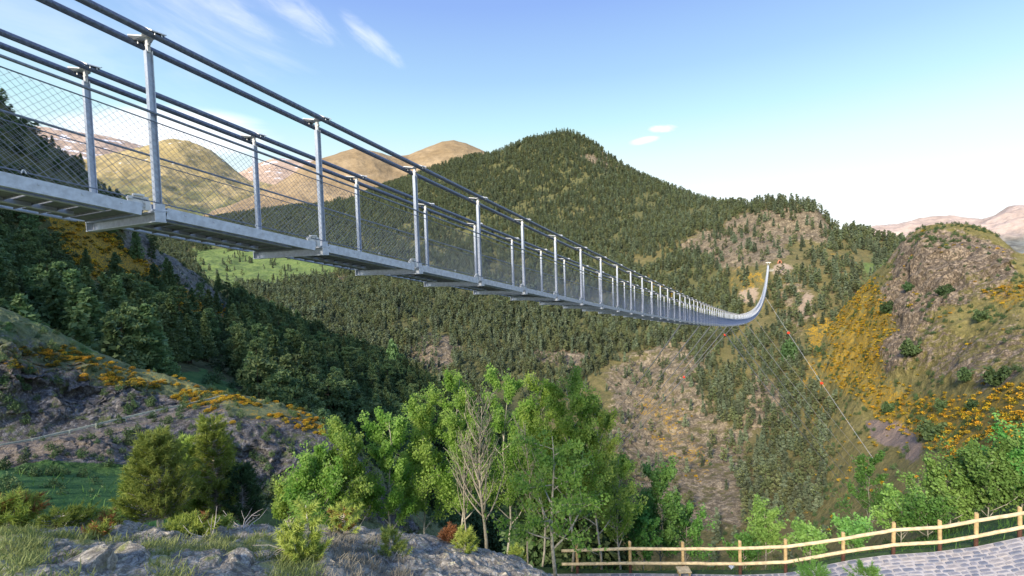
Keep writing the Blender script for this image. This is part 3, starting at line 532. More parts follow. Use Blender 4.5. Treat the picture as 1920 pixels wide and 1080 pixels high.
# ================================================================== PLANT SHAPES
def quads(Cn, U, Vv):
    """diamond leaves: centres, half axes"""
    n = len(Cn); P = np.stack([Cn - U, Cn + Vv, Cn + U, Cn - Vv], 1).reshape(-1, 3); return P, np.arange(n * 4).reshape(n, 4)
def rdir(n, r): v = r.normal(size=(n, 3)); return v / np.linalg.norm(v, axis=1)[:, None]
def conifer_mesh(name, mat, seed, h=1.0, wid=.2, lvls=16, per=7, tuft=3, size=.05, rnd=.35, shape=1.0, droop=.25, cb=.12):
    """unit-height conifer crown of drooping boughs of needle sprays"""
    r = np.random.default_rng(seed); Cn = []; U = []; Vv = []
    for i in range(lvls):
        t = (i + .5) / lvls; z = cb + (1 - cb) * t; rad = wid * ((1 - t) ** shape) * (1 + rnd * (r.random() - .5)) * min(1, .55 + t * 4) + .012
        nb = max(3, int(per * (1 - t * .6)))
        for j in range(nb):
            a = r.random() * 6.283; L_ = rad * (1 - rnd * .7 * r.random() + .1); d = np.array([math.cos(a), math.sin(a), 0])
            for k in range(tuft):
                s = (k + .7) / tuft; p = d * L_ * s + np.array([0, 0, z - droop * L_ * s + .02 * (r.random() - .5)]) + r.normal(size=3) * size * .25
                for q in range(2):
                    Cn.append(p + r.normal(size=3) * size * .35); w = size * (.7 + .7 * r.random())
                    dd = d + r.normal(size=3) * .55; dd /= np.linalg.norm(dd); e = np.cross(dd, r.normal(size=3)); e /= np.linalg.norm(e)
                    U.append(dd * w); Vv.append(e * w * .5)
    P, Fc = quads(np.array(Cn), np.array(U), np.array(Vv))
    return np_mesh(name, P * h, Fc, mat, False)
def round_pine_mesh(name, mat, seed, clumps=34, per=36, size=.03, wid=.26, low=.22, flat=.6):
    """bushier pine: rounded masses of needles around the limbs"""
    r = np.random.default_rng(seed); Cn = []; U = []; Vv = []
    for i in range(clumps):
        t = (i + r.random()) / clumps; z = low + (.97 - low) * t; rad = wid * math.sqrt(max(0, math.sin(math.pi * min(1, (1 - t) * .62 + .04)))) * (.55 + .6 * r.random())
        a = r.random() * 6.283 + i * 2.4; c = np.array([math.cos(a) * rad * .75, math.sin(a) * rad * .75, z]); cr = (.055 + .05 * r.random()) * (1 - .35 * t)
        p = rdir(per, r) * cr * r.random((per, 1)) ** .4 * np.array([1.25, 1.25, flat]) + c
        Cn.append(p); w = size * (.6 + .8 * r.random((per, 1))); d = rdir(per, r) + (p - c) / cr * .8 + [0, 0, .3]; d /= np.linalg.norm(d, axis=1)[:, None]
        e = np.cross(d, rdir(per, r)); e /= np.linalg.norm(e, axis=1)[:, None]; U.append(d * w); Vv.append(e * w * .45)
    P, Fc = quads(np.concatenate(Cn), np.concatenate(U), np.concatenate(Vv)); return np_mesh(name, P, Fc, mat, False)
def trunk_mesh(name, mat, r0_=.018, bend=.02, seed=0, h=.96, limbs=7):
    r = np.random.default_rng(seed); b = MB(); z = np.linspace(-.06, h, 7)
    P = np.stack([bend * np.sin(z * 5 + seed), bend * np.cos(z * 4), z], -1); b.tube(P, r0_ * (1 - .93 * np.clip(z, 0, 1) / h), 6)
    for i in range(limbs):
        t = .2 + .65 * i / max(1, limbs); a = r.random() * 6.28; p = np.array([np.interp(t, z, P[:, 0]), np.interp(t, z, P[:, 1]), t]); d = np.array([math.cos(a), math.sin(a), .35]) * .2 * (1.1 - t)
        b.tube([p, p + d * .5, p + d], [r0_ * .35, r0_ * .2, r0_ * .08], 4)
    return b.mesh(name, mat, True)
protos = bpy.data.collections.new('plant_shapes')          # never linked to the scene: only referenced by the stuff objects
def proto(me):
    o = bpy.data.objects.new(me.name, me); protos.objects.link(o); return o
def join_np(name, meshes, mats):
    V = []; Fq = []; mi = []; off = 0
    for k, me in enumerate(meshes):
        v = np.empty(len(me.vertices) * 3, np.float32); me.vertices.foreach_get('co', v); v = v.reshape(-1, 3)
        for p in me.polygons: Fq.append([i + off for i in p.vertices]); mi.append(k)
        V.append(v); off += len(v)
    me = bpy.data.meshes.new(name); me.from_pydata(np.concatenate(V).tolist(), [], Fq)
    for m in mats: me.materials.append(m)
    me.polygons.foreach_set('material_index', mi); me.update(); return me
FAR = []
for i in range(4):
    c = conifer_mesh('far_c', M['pine_far'], 40 + i, wid=(.17, .2, .23, .19)[i], lvls=13, per=6, tuft=2, size=.075, shape=(.9, .75, .7, .85)[i], cb=(.08, .12, .1, .05)[i])
    FAR.append(join_np('conifer_far_%d' % i, [c, trunk_mesh('t', M['bark_dark'], .02, seed=i, limbs=0)], [M['pine_far'], M['bark_dark']]))
for i in range(2):
    c = round_pine_mesh('far_p', M['pine_far2'], 46 + i, 20, 16, .05, .25, .2); FAR.append(join_np('conifer_far_%d' % (4 + i), [c, trunk_mesh('t', M['bark_dark'], .02, seed=i, limbs=0)], [M['pine_far2'], M['bark_dark']]))
NEARC = [conifer_mesh('crown', M['pine_near'], 50, wid=.21, lvls=30, per=14, tuft=5, size=.024, shape=.85),
         round_pine_mesh('crown', M['pine_near'], 51, 50, 70, .022), round_pine_mesh('crown', M['pine_near'], 52, 54, 70, .022, wid=.28, low=.14),
         conifer_mesh('crown', M['pine_near'], 53, wid=.25, lvls=28, per=14, tuft=5, size=.026, shape=.7, droop=.1), round_pine_mesh('crown', M['pine_near'], 54, 42, 80, .022, .24, .3)]
NEART = [trunk_mesh('trunk', M['bark_dark'], .017, .012, i) for i in range(5)]
def gorse_mesh(name, seed, n=150, fl=.55, qs=1.0):
    r = np.random.default_rng(seed)
    def half(k):
        p = rdir(k, r) * r.random((k, 1)) ** .3 * [.55, .55, .42]; p[:, 2] = np.abs(p[:, 2]) + .05
        d = rdir(k, r); e = np.cross(d, rdir(k, r)); e /= np.linalg.norm(e, axis=1)[:, None]; w = (.07 + .05 * r.random((k, 1))) * qs; return quads(p, d * w, e * w * .7)
    P1, F1 = half(int(n * (1 - fl))); P2, F2 = half(int(n * fl)); P2[:, 2] += .06
    a = np_mesh('a', P1, F1, M['gorse_leaf'], False); b = np_mesh('b', P2, F2, M['gorse_fl'], False)
    return join_np(name, [a, b], [M['gorse_leaf'], M['gorse_fl']])
GORSE_FINE = []
GORSE = [gorse_mesh('gorse_clump_%d' % i, 60 + i, 150, (.5, .35, .65)[i]) for i in range(3)]
GORSE_FINE += [gorse_mesh('gorse_fine_%d' % i, 66 + i, 900, (.42, .25, .55)[i], .4) for i in range(3)]
def shrub_mesh(name, mat, seed, n=260):
    r = np.random.default_rng(seed); p = rdir(n, r) * r.random((n, 1)) ** .3 * [.5, .5, .5]; p[:, 2] += .42
    lump = 1 + .3 * np.sin(p[:, :1] * 9 + seed) * np.cos(p[:, 1:2] * 8 + seed * 2) + .2 * np.sin(p[:, 2:] * 13 + p[:, :1] * 6 + seed); p[:, :2] *= lump; p[:, 2:] *= .85 + .3 * np.sin(p[:, :1] * 7 + p[:, 1:2] * 5 + seed)
    d = rdir(n, r); e = np.cross(d, rdir(n, r)); e /= np.linalg.norm(e, axis=1)[:, None]; w = .05 + .05 * r.random((n, 1)); P, Fc = quads(p, d * w, e * w * .6); return np_mesh(name, P, Fc, mat, False)
SHRUB = [shrub_mesh('far_shrub_%d' % i, M['shrub'], 70 + i) for i in range(3)]
def scatter_stuff(name, P, sc, vi, meshes, label, rz=None):
    """one stuff object: points carrying instances of the given plant meshes"""
    col = bpy.data.collections.new(name + '_shapes')
    for i, me in enumerate(meshes): o = bpy.data.objects.new('%02d_%s' % (i, me.name), me); col.objects.link(o)
    n = len(P); me = bpy.data.meshes.new(name); me.vertices.add(n); me.vertices.foreach_set('co', np.asarray(P, np.float32).ravel())
    for an, arr in (('sc', sc), ('rz', rng.random(n) * 6.283 if rz is None else rz)):
        a = me.attributes.new(an, 'FLOAT', 'POINT'); a.data.foreach_set('value', np.asarray(arr, np.float32))
    a = me.attributes.new('vi', 'INT', 'POINT'); a.data.foreach_set('value', np.asarray(vi, np.int32))
    o = obj(name, me); tag(o, label, kind='stuff')
    g = bpy.data.node_groups.new(name, 'GeometryNodeTree'); g.interface.new_socket('Geometry', in_out='INPUT', socket_type='NodeSocketGeometry'); g.interface.new_socket('Geometry', in_out='OUTPUT', socket_type='NodeSocketGeometry')
    gi = g.nodes.new('NodeGroupInput'); go = g.nodes.new('NodeGroupOutput'); ip = g.nodes.new('GeometryNodeInstanceOnPoints'); ci = g.nodes.new('GeometryNodeCollectionInfo')
    ci.inputs[0].default_value = col; ci.inputs['Separate Children'].default_value = True; ci.inputs['Reset Children'].default_value = True
    def at(nm, tp):
        q = g.nodes.new('GeometryNodeInputNamedAttribute'); q.data_type = tp; q.inputs['Name'].default_value = nm; return q.outputs['Attribute']
    cx = g.nodes.new('ShaderNodeCombineXYZ'); g.links.new(at('rz', 'FLOAT'), cx.inputs[2])
    g.links.new(gi.outputs[0], ip.inputs['Points']); g.links.new(ci.outputs[0], ip.inputs['Instance']); ip.inputs['Pick Instance'].default_value = True
    g.links.new(at('vi', 'INT'), ip.inputs['Instance Index']); g.links.new(cx.outputs[0], ip.inputs['Rotation']); g.links.new(at('sc', 'FLOAT'), ip.inputs['Scale'])
    g.links.new(ip.outputs[0], go.inputs[0]); md = o.modifiers.new('scatter', 'NODES'); md.node_group = g
    return o
# ================================================================== FORESTS
FM = raster(forest_m, 5)
MEADM = raster(zones_m['meadow'], 2)
def dens_m(px, py, P):
    d = samp(FM, px, py, P, 26, 60); inside = (px > -60) & (px < 2000); cl_ = fbm(P, 45, 4, .6)
    base_ = np.clip(d + (cl_ * .55) * (d < .9) + (cl_ * .35) * (d >= .9), .0, 1); base_ = np.where(d >= .8, np.clip(.46 + cl_ * 1.1 + .55 * fbm(P, 130, 3), .06, .85), base_); base_ = np.where((d > .06) & (d < .13), np.clip(d * .5 + np.maximum(cl_ - .1, 0) * .8, 0, .6) * np.where(py < 560, .45, 1), base_); base_ = np.where(d < .06, np.clip(.03 + np.maximum(cl_, 0) * .3, 0, .3), base_)
    return base_ * inside * (1 - .93 * np.clip(samp(MEADM, px, py, P, 10, 40) * 1.3, 0, 1) * (fbm(P, 40, 3) < .22))
Pm, pxm, pym = pts_on('wooded_mountain', 190000, dens_m, 1)
Rm = np.hypot(Pm[:, 0], Pm[:, 1]); keep = (pym > 200) & (pym < 1120); Pm, Rm, pxm, pym = Pm[keep], Rm[keep], pxm[keep], pym[keep]
# more trees where the slope is near (small area in metres, large in view)
Pn, pxn, pyn = pts_on('wooded_mountain', 110000, lambda px, py, P: dens_m(px, py, P) * (np.hypot(P[:, 0], P[:, 1]) < 900) * .8, 2)
Rn = np.hypot(Pn[:, 0], Pn[:, 1]); Pm = np.concatenate([Pm, Pn]); Rm = np.concatenate([Rm, Rn])
print('forest', len(Pm)); hs_ = (5.5 + 9 * rng.random(len(Pm)) ** .8) * np.where(Rm > 1100, 1.1, 1.0) * np.where(Rm < 520, .8, 1)
Pm[:, 2] -= .3
scatter_stuff('mountain_forest', Pm, hs_, rng.choice([0, 1, 2, 3, 4, 5, 4], len(Pm)), FAR, 'dark green conifer forest covering the mountain beyond the bridge')
# left slope: the 300 that show largest are things, the rest one stuff object
DE = raster([([(-600, 0), (1100, 300), (1100, 1100), (-600, 1000)], 1.0), ([(225, 410), (270, 425), (330, 465), (410, 535), (460, 610), (400, 610), (330, 590), (250, 560), (210, 500)], .03),
             ([(60, 400), (160, 400), (250, 470), (330, 530), (430, 595), (420, 640), (340, 625), (240, 590), (150, 550), (80, 500)], .06), ([(-300, 60), (0, 150), (175, 280), (225, 350), (90, 400), (-100, 360)], .85),
             ([(325, 690), (385, 680), (450, 725), (470, 760), (420, 775), (350, 740)], .0)], 1)
def dens_e(px, py, P): return samp(DE, px, py, P, 8, 15) * np.clip(.55 + 1.3 * fbm(P, 24, 4), .08, 1)
Pe, pxe, pye = pts_on('left_slope', 5200, dens_e, 3)
Re = np.hypot(Pe[:, 0], Pe[:, 1]); he = (6.5 + 7 * rng.random(len(Pe))) * np.where((pye < 400) & (pxe < 230), .42, 1)
crestd = np.interp(pxe, [-100, 0, 200, 350, 430, 600, 650, 660, 900], [540, 578, 668, 714, 740, 786, 810, 750, 750]); vis = (pxe > -20) & (pxe < 900) & (Re > 45) & (pye < crestd + 12); big = np.where(vis, he / Re, 0); order = np.argsort(-big); top = [i for i in order if vis[i]][:240]; rest = np.setdiff1d(np.arange(len(Pe)), top)
rest = rest[Re[rest] > 45]
NEARJ = [join_np('conifer_near_%d' % i, [NEARC[i], NEART[i]], [M['pine_near'], M['bark_dark']]) for i in range(5)]
scatter_stuff('slope_forest', Pe[rest] - [0, 0, .3], he[rest], rng.choice([0, 3, 0, 3, 1, 2, 4], len(rest)), NEARJ, 'dark pine wood on the shaded slope left of the gorge')
def tree_copy(name, loc, h, rz, k, label, group, w=1.0):
    e = empty(name, loc, label, 'tree', group, rz, (h * w, h * w, h))
    for nm, me in (('crown', NEARC[k]), ('trunk', NEART[k])):
        o = bpy.data.objects.new(nm, me); C.objects.link(o); o.parent = e
    return e
for i in top:
    x = pxe[i]; y = pye[i]
    sz = 'tall ' if he[i] > 11.2 else ('low ' if he[i] < 8.2 else '')
    if y < 400 and x < 230: where = 'dark pine on the steep left skyline seen through the wire net'
    elif x < 120: where = 'dark pine at the left edge between gorse spur and bridge deck'
    elif y < 560 and x < 460: where = 'dark pine on the left slope among yellow gorse and pale rock'
    elif x < 330 and y < 620: where = 'dark green pine high in the left stand'
    elif x < 330: where = 'dark green pine just above the gorse on the crag'
    elif x < 470: where = 'dark green pine around the small green clearing'
    elif x < 640 and y < 680: where = 'pine along the far edge of the shaded slope against the gorge'
    elif x < 640: where = 'green pine on the shaded slope above the rocky crag top'
    elif y < 740: where = 'small pine on the thin tail of the slope before the far forest'
    else: where = 'dark pine low down just behind the leftmost aspens'
    side_ = ('leaning to the left part of it' if False else '')
    if 'high in the left' in where: where += (', left end' if x < 90 else ', below gorse' if x < 210 else ', toward pale rock')
    if 'small green clearing' in where: where += (', above it' if y < 690 else ', right beside it')
    if 'above the rocky crag top' in where: where += (' on its left half' if x < 560 else ' on its right half')
    if 'far edge of the shaded' in where: where += (', upper stretch' if x < 540 else ', lower stretch')
    lab = sz + where
    tree_copy('pine_tree', Pe[i] - [0, 0, .3], he[i], random.random() * 6.28, random.choice((0, 3, 0, 3, 1, 2, 4)), lab, 'pines on the shaded left slope', .85 + .3 * random.random())
LIGHT = shrub_mesh('crown', leafmat('pale_leaf', (.07, .14, .05), (.13, .22, .08), .2), 90, 1800)
for px, py, wpx, sheet_, lb in [(128, 655, 42, 'left_slope', 'pale green broadleaved tree at the left edge of the pine stand'), (472, 650, 34, 'left_slope', 'light green round tree among the dark pines'), (520, 640, 24, 'left_slope', 'smaller light green tree right of the round one among pines'),
        (742, 692, 36, 'wooded_mountain', 'wide bright green tree at the gorge bottom before the grey rocks'), (1480, 680, 26, 'wooded_mountain', 'blue green tree beside the right red marker balls')]:
    d_ = LAND[sheet_]; q_ = (d_['px'] - px) ** 2 + (d_['py'] - py) ** 2; p = d_['P'][np.unravel_index(np.argmin(q_), q_.shape)]; R = math.hypot(p[0], p[1]); w_ = wpx * R / F
    e = empty('broadleaf_tree', tuple(p), lb, 'tree', None, 0, (w_, w_, w_ * 1.35)); o = bpy.data.objects.new('crown', LIGHT); C.objects.link(o); o.parent = e; t = MB(); t.tube([(0, 0, -.3), (0, 0, .5)], .05, 6); o = t.build('trunk', M['bark_dark'], e)
# gorse and shrubs (ground cover)
def dens_g(sheetname, zones, lo=.25, extra=.0):
    A = raster(zones, 1)
    return lambda px, py, P: np.clip(samp(A, px, py, P, 12, 20) * 1.0 * (.5 + 1.6 * fbm(P, 9, 3)) + extra * (fbm(P, 12, 3) > .25), 0, 1)
G1 = pts_on('wooded_mountain', 90000, dens_g('', zones_m['gorse']), 5)[0]; G1 = G1[np.hypot(G1[:, 0], G1[:, 1]) < 560]
G2 = pts_on('gorse_hill', 26000, dens_g('', zones_j['gorse'], extra=.1), 6)[0]
G3 = pts_on('left_slope', 30000, dens_g('', zones_e['gorse']), 7)[0]; G3 = G3[np.hypot(G3[:, 0], G3[:, 1]) < 300]
GG = np.concatenate([G1, G2, G3]); scatter_stuff('gorse_cover', GG, 1.0 + 1.3 * rng.random(len(GG)), rng.integers(0, 3, len(GG)), GORSE, 'yellow flowering gorse covering the slopes')
def dens_s(px, py, P): return np.clip((fbm(P, 25, 4) + .12) * .45, .015, 1)
S1 = pts_on('wooded_mountain', 26000, lambda a, b, P: dens_s(a, b, P) * (np.hypot(P[:, 0], P[:, 1]) < 900) * (a > 900), 8)[0]
S2 = pts_on('gorse_hill', 16000, lambda a, b, P: np.clip(dens_s(a, b, P) * 1.2 + .5 * (b < 455 + 0 * a) * (fbm(P, 14, 3) > -.05), 0, 1), 9)[0]; S3 = pts_on('left_slope', 5000, lambda a, b, P: .35 + 0 * a, 10)[0]
SS = np.concatenate([S1, S2, S3]); scatter_stuff('scrub_cover', SS, .9 + 1.7 * rng.random(len(SS)), rng.integers(0, 3, len(SS)), SHRUB, 'low dark green scrub dotted over the slopes')
# countable shrubs and small pines on the right hill
def land_hit(name, px, py):
    d = LAND[name]; q = (d['px'] - px) ** 2 + (d['py'] - py) ** 2
    R2 = np.hypot(d['P'][..., 0], d['P'][..., 1]); q = q + R2 * .02; k = np.unravel_index(np.argmin(q), q.shape); return d['P'][k]
BIGSH = [shrub_mesh('foliage', M['shrub'], 80 + i, 1300) for i in range(2)]
hill_shrubs = [(1750, 822, 34, 'largest round green shrub below the pink scree patch'), (1667, 765, 18, 'round shrub left of the scree top edge'), (1868, 712, 30, 'blue green shrub beside pale rock high on the right hill'), (1717, 672, 28, 'bush at the left foot of the rock spine'),
    (1765, 765, 18, 'bush right of the largest round shrub, upper one'), (1826, 768, 17, 'dark bush in the gorse near the right edge, lower one'), (1812, 725, 22, 'dark bush below the pale rocks'), (1570, 618, 12, 'small bush left on the gorse slope below the trees'), (1598, 612, 18, 'bush in the upper part of the gorse slope'),
    (1622, 632, 12, 'small dark bush right in the middle of the gorse slope'), (1665, 582, 20, 'bush against the upper rock spine'), (1570, 680, 14, 'small bush low left on the gorse slope'), (1585, 690, 12, 'lowest small bush of the gorse slope'), (1775, 545, 20, 'bush on the olive shoulder above the rocks'), (1700, 540, 16, 'bush under the crest of the rock spine'),
    (1540, 665, 12, 'leftmost small bush at the edge of the gorse'), (1840, 600, 20, 'bush on the brown upper face of the right hill')]
for px, py, s, lb in hill_shrubs:
    p = land_hit('gorse_hill' if px > 1640 else 'wooded_mountain', px, py); R = math.hypot(p[0], p[1]); e = empty('hill_shrub', (p[0], p[1], p[2] - .2), lb, 'shrub', 'single shrubs on the right hillside', random.random() * 6, s * R / F * .92)
    o = bpy.data.objects.new('foliage', BIGSH[random.randrange(2)]); C.objects.link(o); o.parent = e

# ================================================================== THE BRIDGE
BX, BY, BZ, BA, D, BW, SA, SB = -4.0824, 5.5881, .7704, math.radians(28.9517), 2.28878, 1.6088, -.15860, .00024184
SPAN = 603.; HP = 1.95
ft_ = np.array([math.sin(BA), math.cos(BA), 0]); fn_ = np.array([-math.cos(BA), math.sin(BA), 0])
def bp(s, side=0.0, h=0.0):
    s = np.asarray(s, float); z = BZ + SA * s + SB * s * s + h
    return np.stack([BX + ft_[0] * s + fn_[0] * BW * side, BY + ft_[1] * s + fn_[1] * BW * side, z + 0 * s], -1)
br = empty('suspension_bridge', tuple(bp(0, .5)), 'long galvanised steel footbridge hanging across the gorge on twin cables', 'bridge')
def part(mb_or_me, name, mat=None, smooth=False):
    o = mb_or_me.build(name, mat, None, smooth) if isinstance(mb_or_me, MB) else obj(name, mb_or_me)
    o.parent = br; o.matrix_parent_inverse = Matrix.Translation(-Vector(br.location)); return o
K0, K1 = -4, int(SPAN / D)
NF = 144       # frames built piece by piece
Rz = np.stack([fn_, ft_, [0, 0, 1.]], 1)          # columns: across (to far side), along, up
Rm4 = Matrix(((fn_[0], ft_[0], 0, 0), (fn_[1], ft_[1], 0, 0), (0, 0, 1, 0), (0, 0, 0, 1)))
# prototypes in local axes x = across, y = along, z = up; origin on top of the cross beam at the near post
pb = MB(); pb.box((0, -.030, HP / 2 - .06), (.064, .008, HP - .12)); pb.box((0, .030, HP / 2 - .06), (.064, .008, HP - .12)); pb.box((0, 0, HP / 2 - .06), (.008, .052, HP - .12))
pb.box((0, 0, .010), (.15, .14, .02)); pb.box((-.05, 0, .05), (.006, .10, .07)); pb.box((.05, 0, .05), (.006, .10, .07)); post_me = pb.mesh('post', M['steel'])
for k_ in (-1, 1):
    pass
sb_ = MB()
def fan(sign):
    V = [(0, -.06, -.01), (0, .06, -.01), (sign * .17, .12, .02), (sign * .25, .07, -.02), (sign * .25, -.07, -.02), (sign * .17, -.12, .02)]
    V2 = [(x, y, z + .012) for x, y, z in V]; n = 6
    return V + V2, [tuple(range(n - 1, -1, -1)), tuple(range(n, 2 * n))] + [(i, (i + 1) % n, n + (i + 1) % n, n + i) for i in range(n)]
for sg in (-1, 1): v_, f_ = fan(sg); sb_.add(np.array(v_) + [0, 0, HP + .035], f_)
sb_.box((0, 0, HP - .045), (.05, .03, .19)); sb_.tube([(-.04, 0, HP - .05), (.04, 0, HP - .05)], .016, 6)
for sg in (-1, 1):
    for yy in (-.035, .035): sb_.tube([(sg * .19 + math.cos(q) * .052, yy, HP - .005 + math.sin(q) * .052) for q in np.linspace(-.2, 3.34, 7)], .006, 4)
saddle_me = sb_.mesh('cable_saddle', M['steel_pale'])
cb_ = MB(); xm = BW / 2; cb_.box((xm, -.02, -.010), (BW + .17, .12, .012)); cb_.box((xm, -.02, -.125), (BW + .17, .12, .012)); cb_.box((xm, .0, -.068), (BW + .17, .010, .10))
for sx in (-.08, BW + .08): cb_.box((sx, -.02, -.068), (.012, .11, .10))
cross_me = cb_.mesh('cross_beam', M['steel'])
sp_ = MB(); sp_.box((.0, -.21, .075), (.022, .20, .15)); sp_.box((-.012, -.21, .165), (.05, .10, .02)); sp_.box((-.02, -.30, .13), (.05, .04, .03)); sp_.box((-.012, -.13, .05), (.045, .05, .10))
for zz in (.04, .09, .14):
    for yy in (-.27, -.16): sp_.box((-.014, yy, zz), (.014, .022, .022))
splice_me = sp_.mesh('splice_bracket', M['steel_pale'])
bolt_me = MB(); bolt_me.box((0, 0, 0), (.014, .022, .022)); bolt_me = bolt_me.mesh('bolt', M['rope'])
def put(me, name, s, side, mirror=False, slope=False, dz=0.0, parent=None):
    o = bpy.data.objects.new(name, me); C.objects.link(o); o.parent = br
    p = Vector(bp(s, side)) - Vector(br.location); m = Rm4.copy()
    if slope: m = m @ Matrix.Rotation(math.atan(SA + 2 * SB * s + TILT), 4, 'X')
    if mirror: m = m @ Matrix.Scale(-1, 4, (1, 0, 0))
    m.translation = p + Vector((0, 0, dz)); o.matrix_local = m; return o
TILT = -.006; BAY0 = -.012
far_posts = MB(); far_rails = MB(); far_slats = MB()
slat_mb = MB(); slat_mb.box((BW / 2, 0, 0), (BW - .14, .165, .03)); slat_mb.box((BW / 2, .07, -.02), (BW - .14, .012, .03)); slat_me = slat_mb.mesh('deck_slat', simple('deck_grating', (.20, .22, .26), .2, 12, .6, .3))
joist = MB()
nsl = 0
# side rail prototype: channel one bay long, origin at its near end
rb = MB(); Lr = D - .22; rb.box((0, Lr / 2, 0), (.010, Lr, .13)); rb.box((.03, Lr / 2, .060), (.06, Lr, .010)); rb.box((.03, Lr / 2, -.060), (.06, Lr, .010))
for q in range(6): rb.box((-.009, .2 + q * (Lr - .4) / 5, .02), (.010, .018, .018))
rail_proto = rb.mesh('side_rail', M['steel'])
jb = MB(); jb.box((0, Lr / 2 - .1, -.100), (.07, Lr - .35, .012)); jb.box((0, Lr / 2 - .1, -.075), (.010, Lr - .35, .05)); joist_proto = jb.mesh('floor_joist', M['steel'])
for k in range(K0, K1 + 1):
    s = k * D
    if k < NF:
        put(post_me, 'post', s, 0); put(post_me, 'post', s, 1)
        put(cross_me, 'cross_beam', s, 0)
        put(saddle_me, 'cable_saddle', s, 0, slope=False); put(saddle_me, 'cable_saddle', s, 1)
        put(splice_me, 'splice_bracket', s, -.02, dz=.0); put(splice_me, 'splice_bracket', s, 1.02, mirror=True)
        put(rail_proto, 'side_rail', s + .06, -.035, slope=True, dz=BAY0); put(rail_proto, 'side_rail', s + .06, 1.035, True, True, dz=BAY0 + .05)
        if k < 60: put(joist_proto, 'floor_joist', s + .1, .12, slope=True, dz=BAY0 + .045); put(joist_proto, 'floor_joist', s + .1, .62, slope=True, dz=BAY0 + .06)
    else:
        for sd__ in (0, 1):
            a = bp(s, sd__); far_posts.beam(a, a + [0, 0, HP - .1], .08, .07, up=ft_); far_posts.box(a + [0, 0, HP + .03], (.46, .14, .03), Rz)
            far_rails.beam(bp(s, sd__ * 1.06 - .03, BAY0), bp(s + D, sd__ * 1.06 - .03, BAY0 + TILT * D), .05, .13)
        far_posts.beam(bp(s, -.1, -.07), bp(s, 1.1, -.07), .12, .12)
    for q in range(10):
        ss = s + .12 + q * (D - .1) / 10
        if nsl < 290 and k >= -2: put(slat_me, 'deck_slat', ss, 0, slope=True, dz=BAY0 + .02 + TILT * (ss - s)); nsl += 1
        else: far_slats.beam(bp(ss, .05, BAY0 + TILT * (ss - s)), bp(ss, .95, BAY0 + TILT * (ss - s)), .165, .03)
far_posts_o = part(far_posts, 'distant_post', M['steel']); far_posts_o['kind'] = 'stuff'
o = part(far_rails, 'distant_side_rail', M['steel']); o['kind'] = 'stuff'; o = part(far_slats, 'distant_deck_slat', M['steel']); o['kind'] = 'stuff'
ss = np.concatenate([np.arange(K0 * D - 2, 60, .5), np.arange(60, 160, 2), np.arange(160, SPAN + 6, 6)])
for side in (0, 1):
    for off in (-.19, .19):
        t = MB(); t.tube(bp(ss, side + off / BW, HP - .005), .040, 8); part(t, 'main_cable', M['cable'], True)
    t = MB(); t.tube(bp(ss, side - .03 + side * .06, 1.12), .017, 6); part(t, 'handrail_rope', M['rope'], True)
    t = MB(); t.tube(bp(ss, side - .03 + side * .06, 1.02), .007, 4); part(t, 'net_edge_rope', M['rope'], True)
    t = MB(); t.tube(bp(ss, side - .03 + side * .06, .09), .007, 4); part(t, 'net_edge_rope', M['rope'], True)
    # wire net: crossing diagonals, real wires
    V = []; Fq = []; cnt = 0
    s = K0 * D
    while s < SPAN:
        cell = .075 if s < 24 else (.11 if s < 60 else (.2 if s < 150 else .42)); rw = .0023 if s < 24 else (.0036 if s < 60 else (.0075 if s < 150 else .015))
        run = .95
        for dr in (1, -1):
            a0, a1 = (s, s + run) if dr > 0 else (s + run, s)
            q = np.linspace(0, 1, 3); P = bp(a0 + (a1 - a0) * q, side - .03 + side * .06 - .004 * dr, 0); P[:, 2] += .08 + .94 * q
            for wx, wz in ((rw, 0), (0, rw)):
                pass
            off_t = ft_ * rw; off_n = fn_ * rw
            b0 = cnt
            for p in P: V += [p + off_t, p - off_t * .5 + off_n, p - off_t * .5 - off_n]; cnt += 3
            for i in range(2):
                for j in range(3): Fq.append((b0 + i * 3 + j, b0 + i * 3 + (j + 1) % 3, b0 + i * 3 + 3 + (j + 1) % 3, b0 + i * 3 + 3 + j))
        s += cell
    o = part(np_mesh('wire_net', np.array(V), np.array(Fq), M['net'], True), 'wire_net'); o['kind'] = 'stuff'
# shackles that hold the net at the side rail
for s in [k * D + D * .5 for k in range(-1, 12)]:
    t = MB(); c = bp(s, -.05, .07); t.tube([c + ft_ * (.016 * math.cos(q)) + np.array([0, 0, .035 * math.sin(q)]) for q in np.linspace(0, math.pi, 6)], .006, 4); part(t, 'shackle', M['steel_pale'])
# far pylon and landing
e_ = bp(SPAN, .5)
t = MB()
for sx in (-.2, 1.2): t.beam(bp(SPAN, sx, -3), bp(SPAN, sx, 3.2), .5, .5, up=ft_)
t.beam(bp(SPAN, -1.1, 2.9), bp(SPAN, 2.1, 2.9), .7, .8); t.beam(bp(SPAN + 1, -1.8, 1.2), bp(SPAN + 1, 2.8, 1.2), .4, .5); part(t, 'pylon', simple('white_paint', (.8, .79, .75), .06, 1))
# little service bracket jutting from the deck near the far side
t = MB(); sB = 560
t.beam(bp(sB, -.1, -.2), bp(sB, -2.6, -.2), .8, .5); t.beam(bp(sB, -2.6, -.2), bp(sB, -2.6, 1.6), .3, .3, up=ft_); t.beam(bp(sB, -.1, 1.5), bp(sB, -2.6, 1.6), .3, .3); part(t, 'service_bracket', M['steel_pale'])
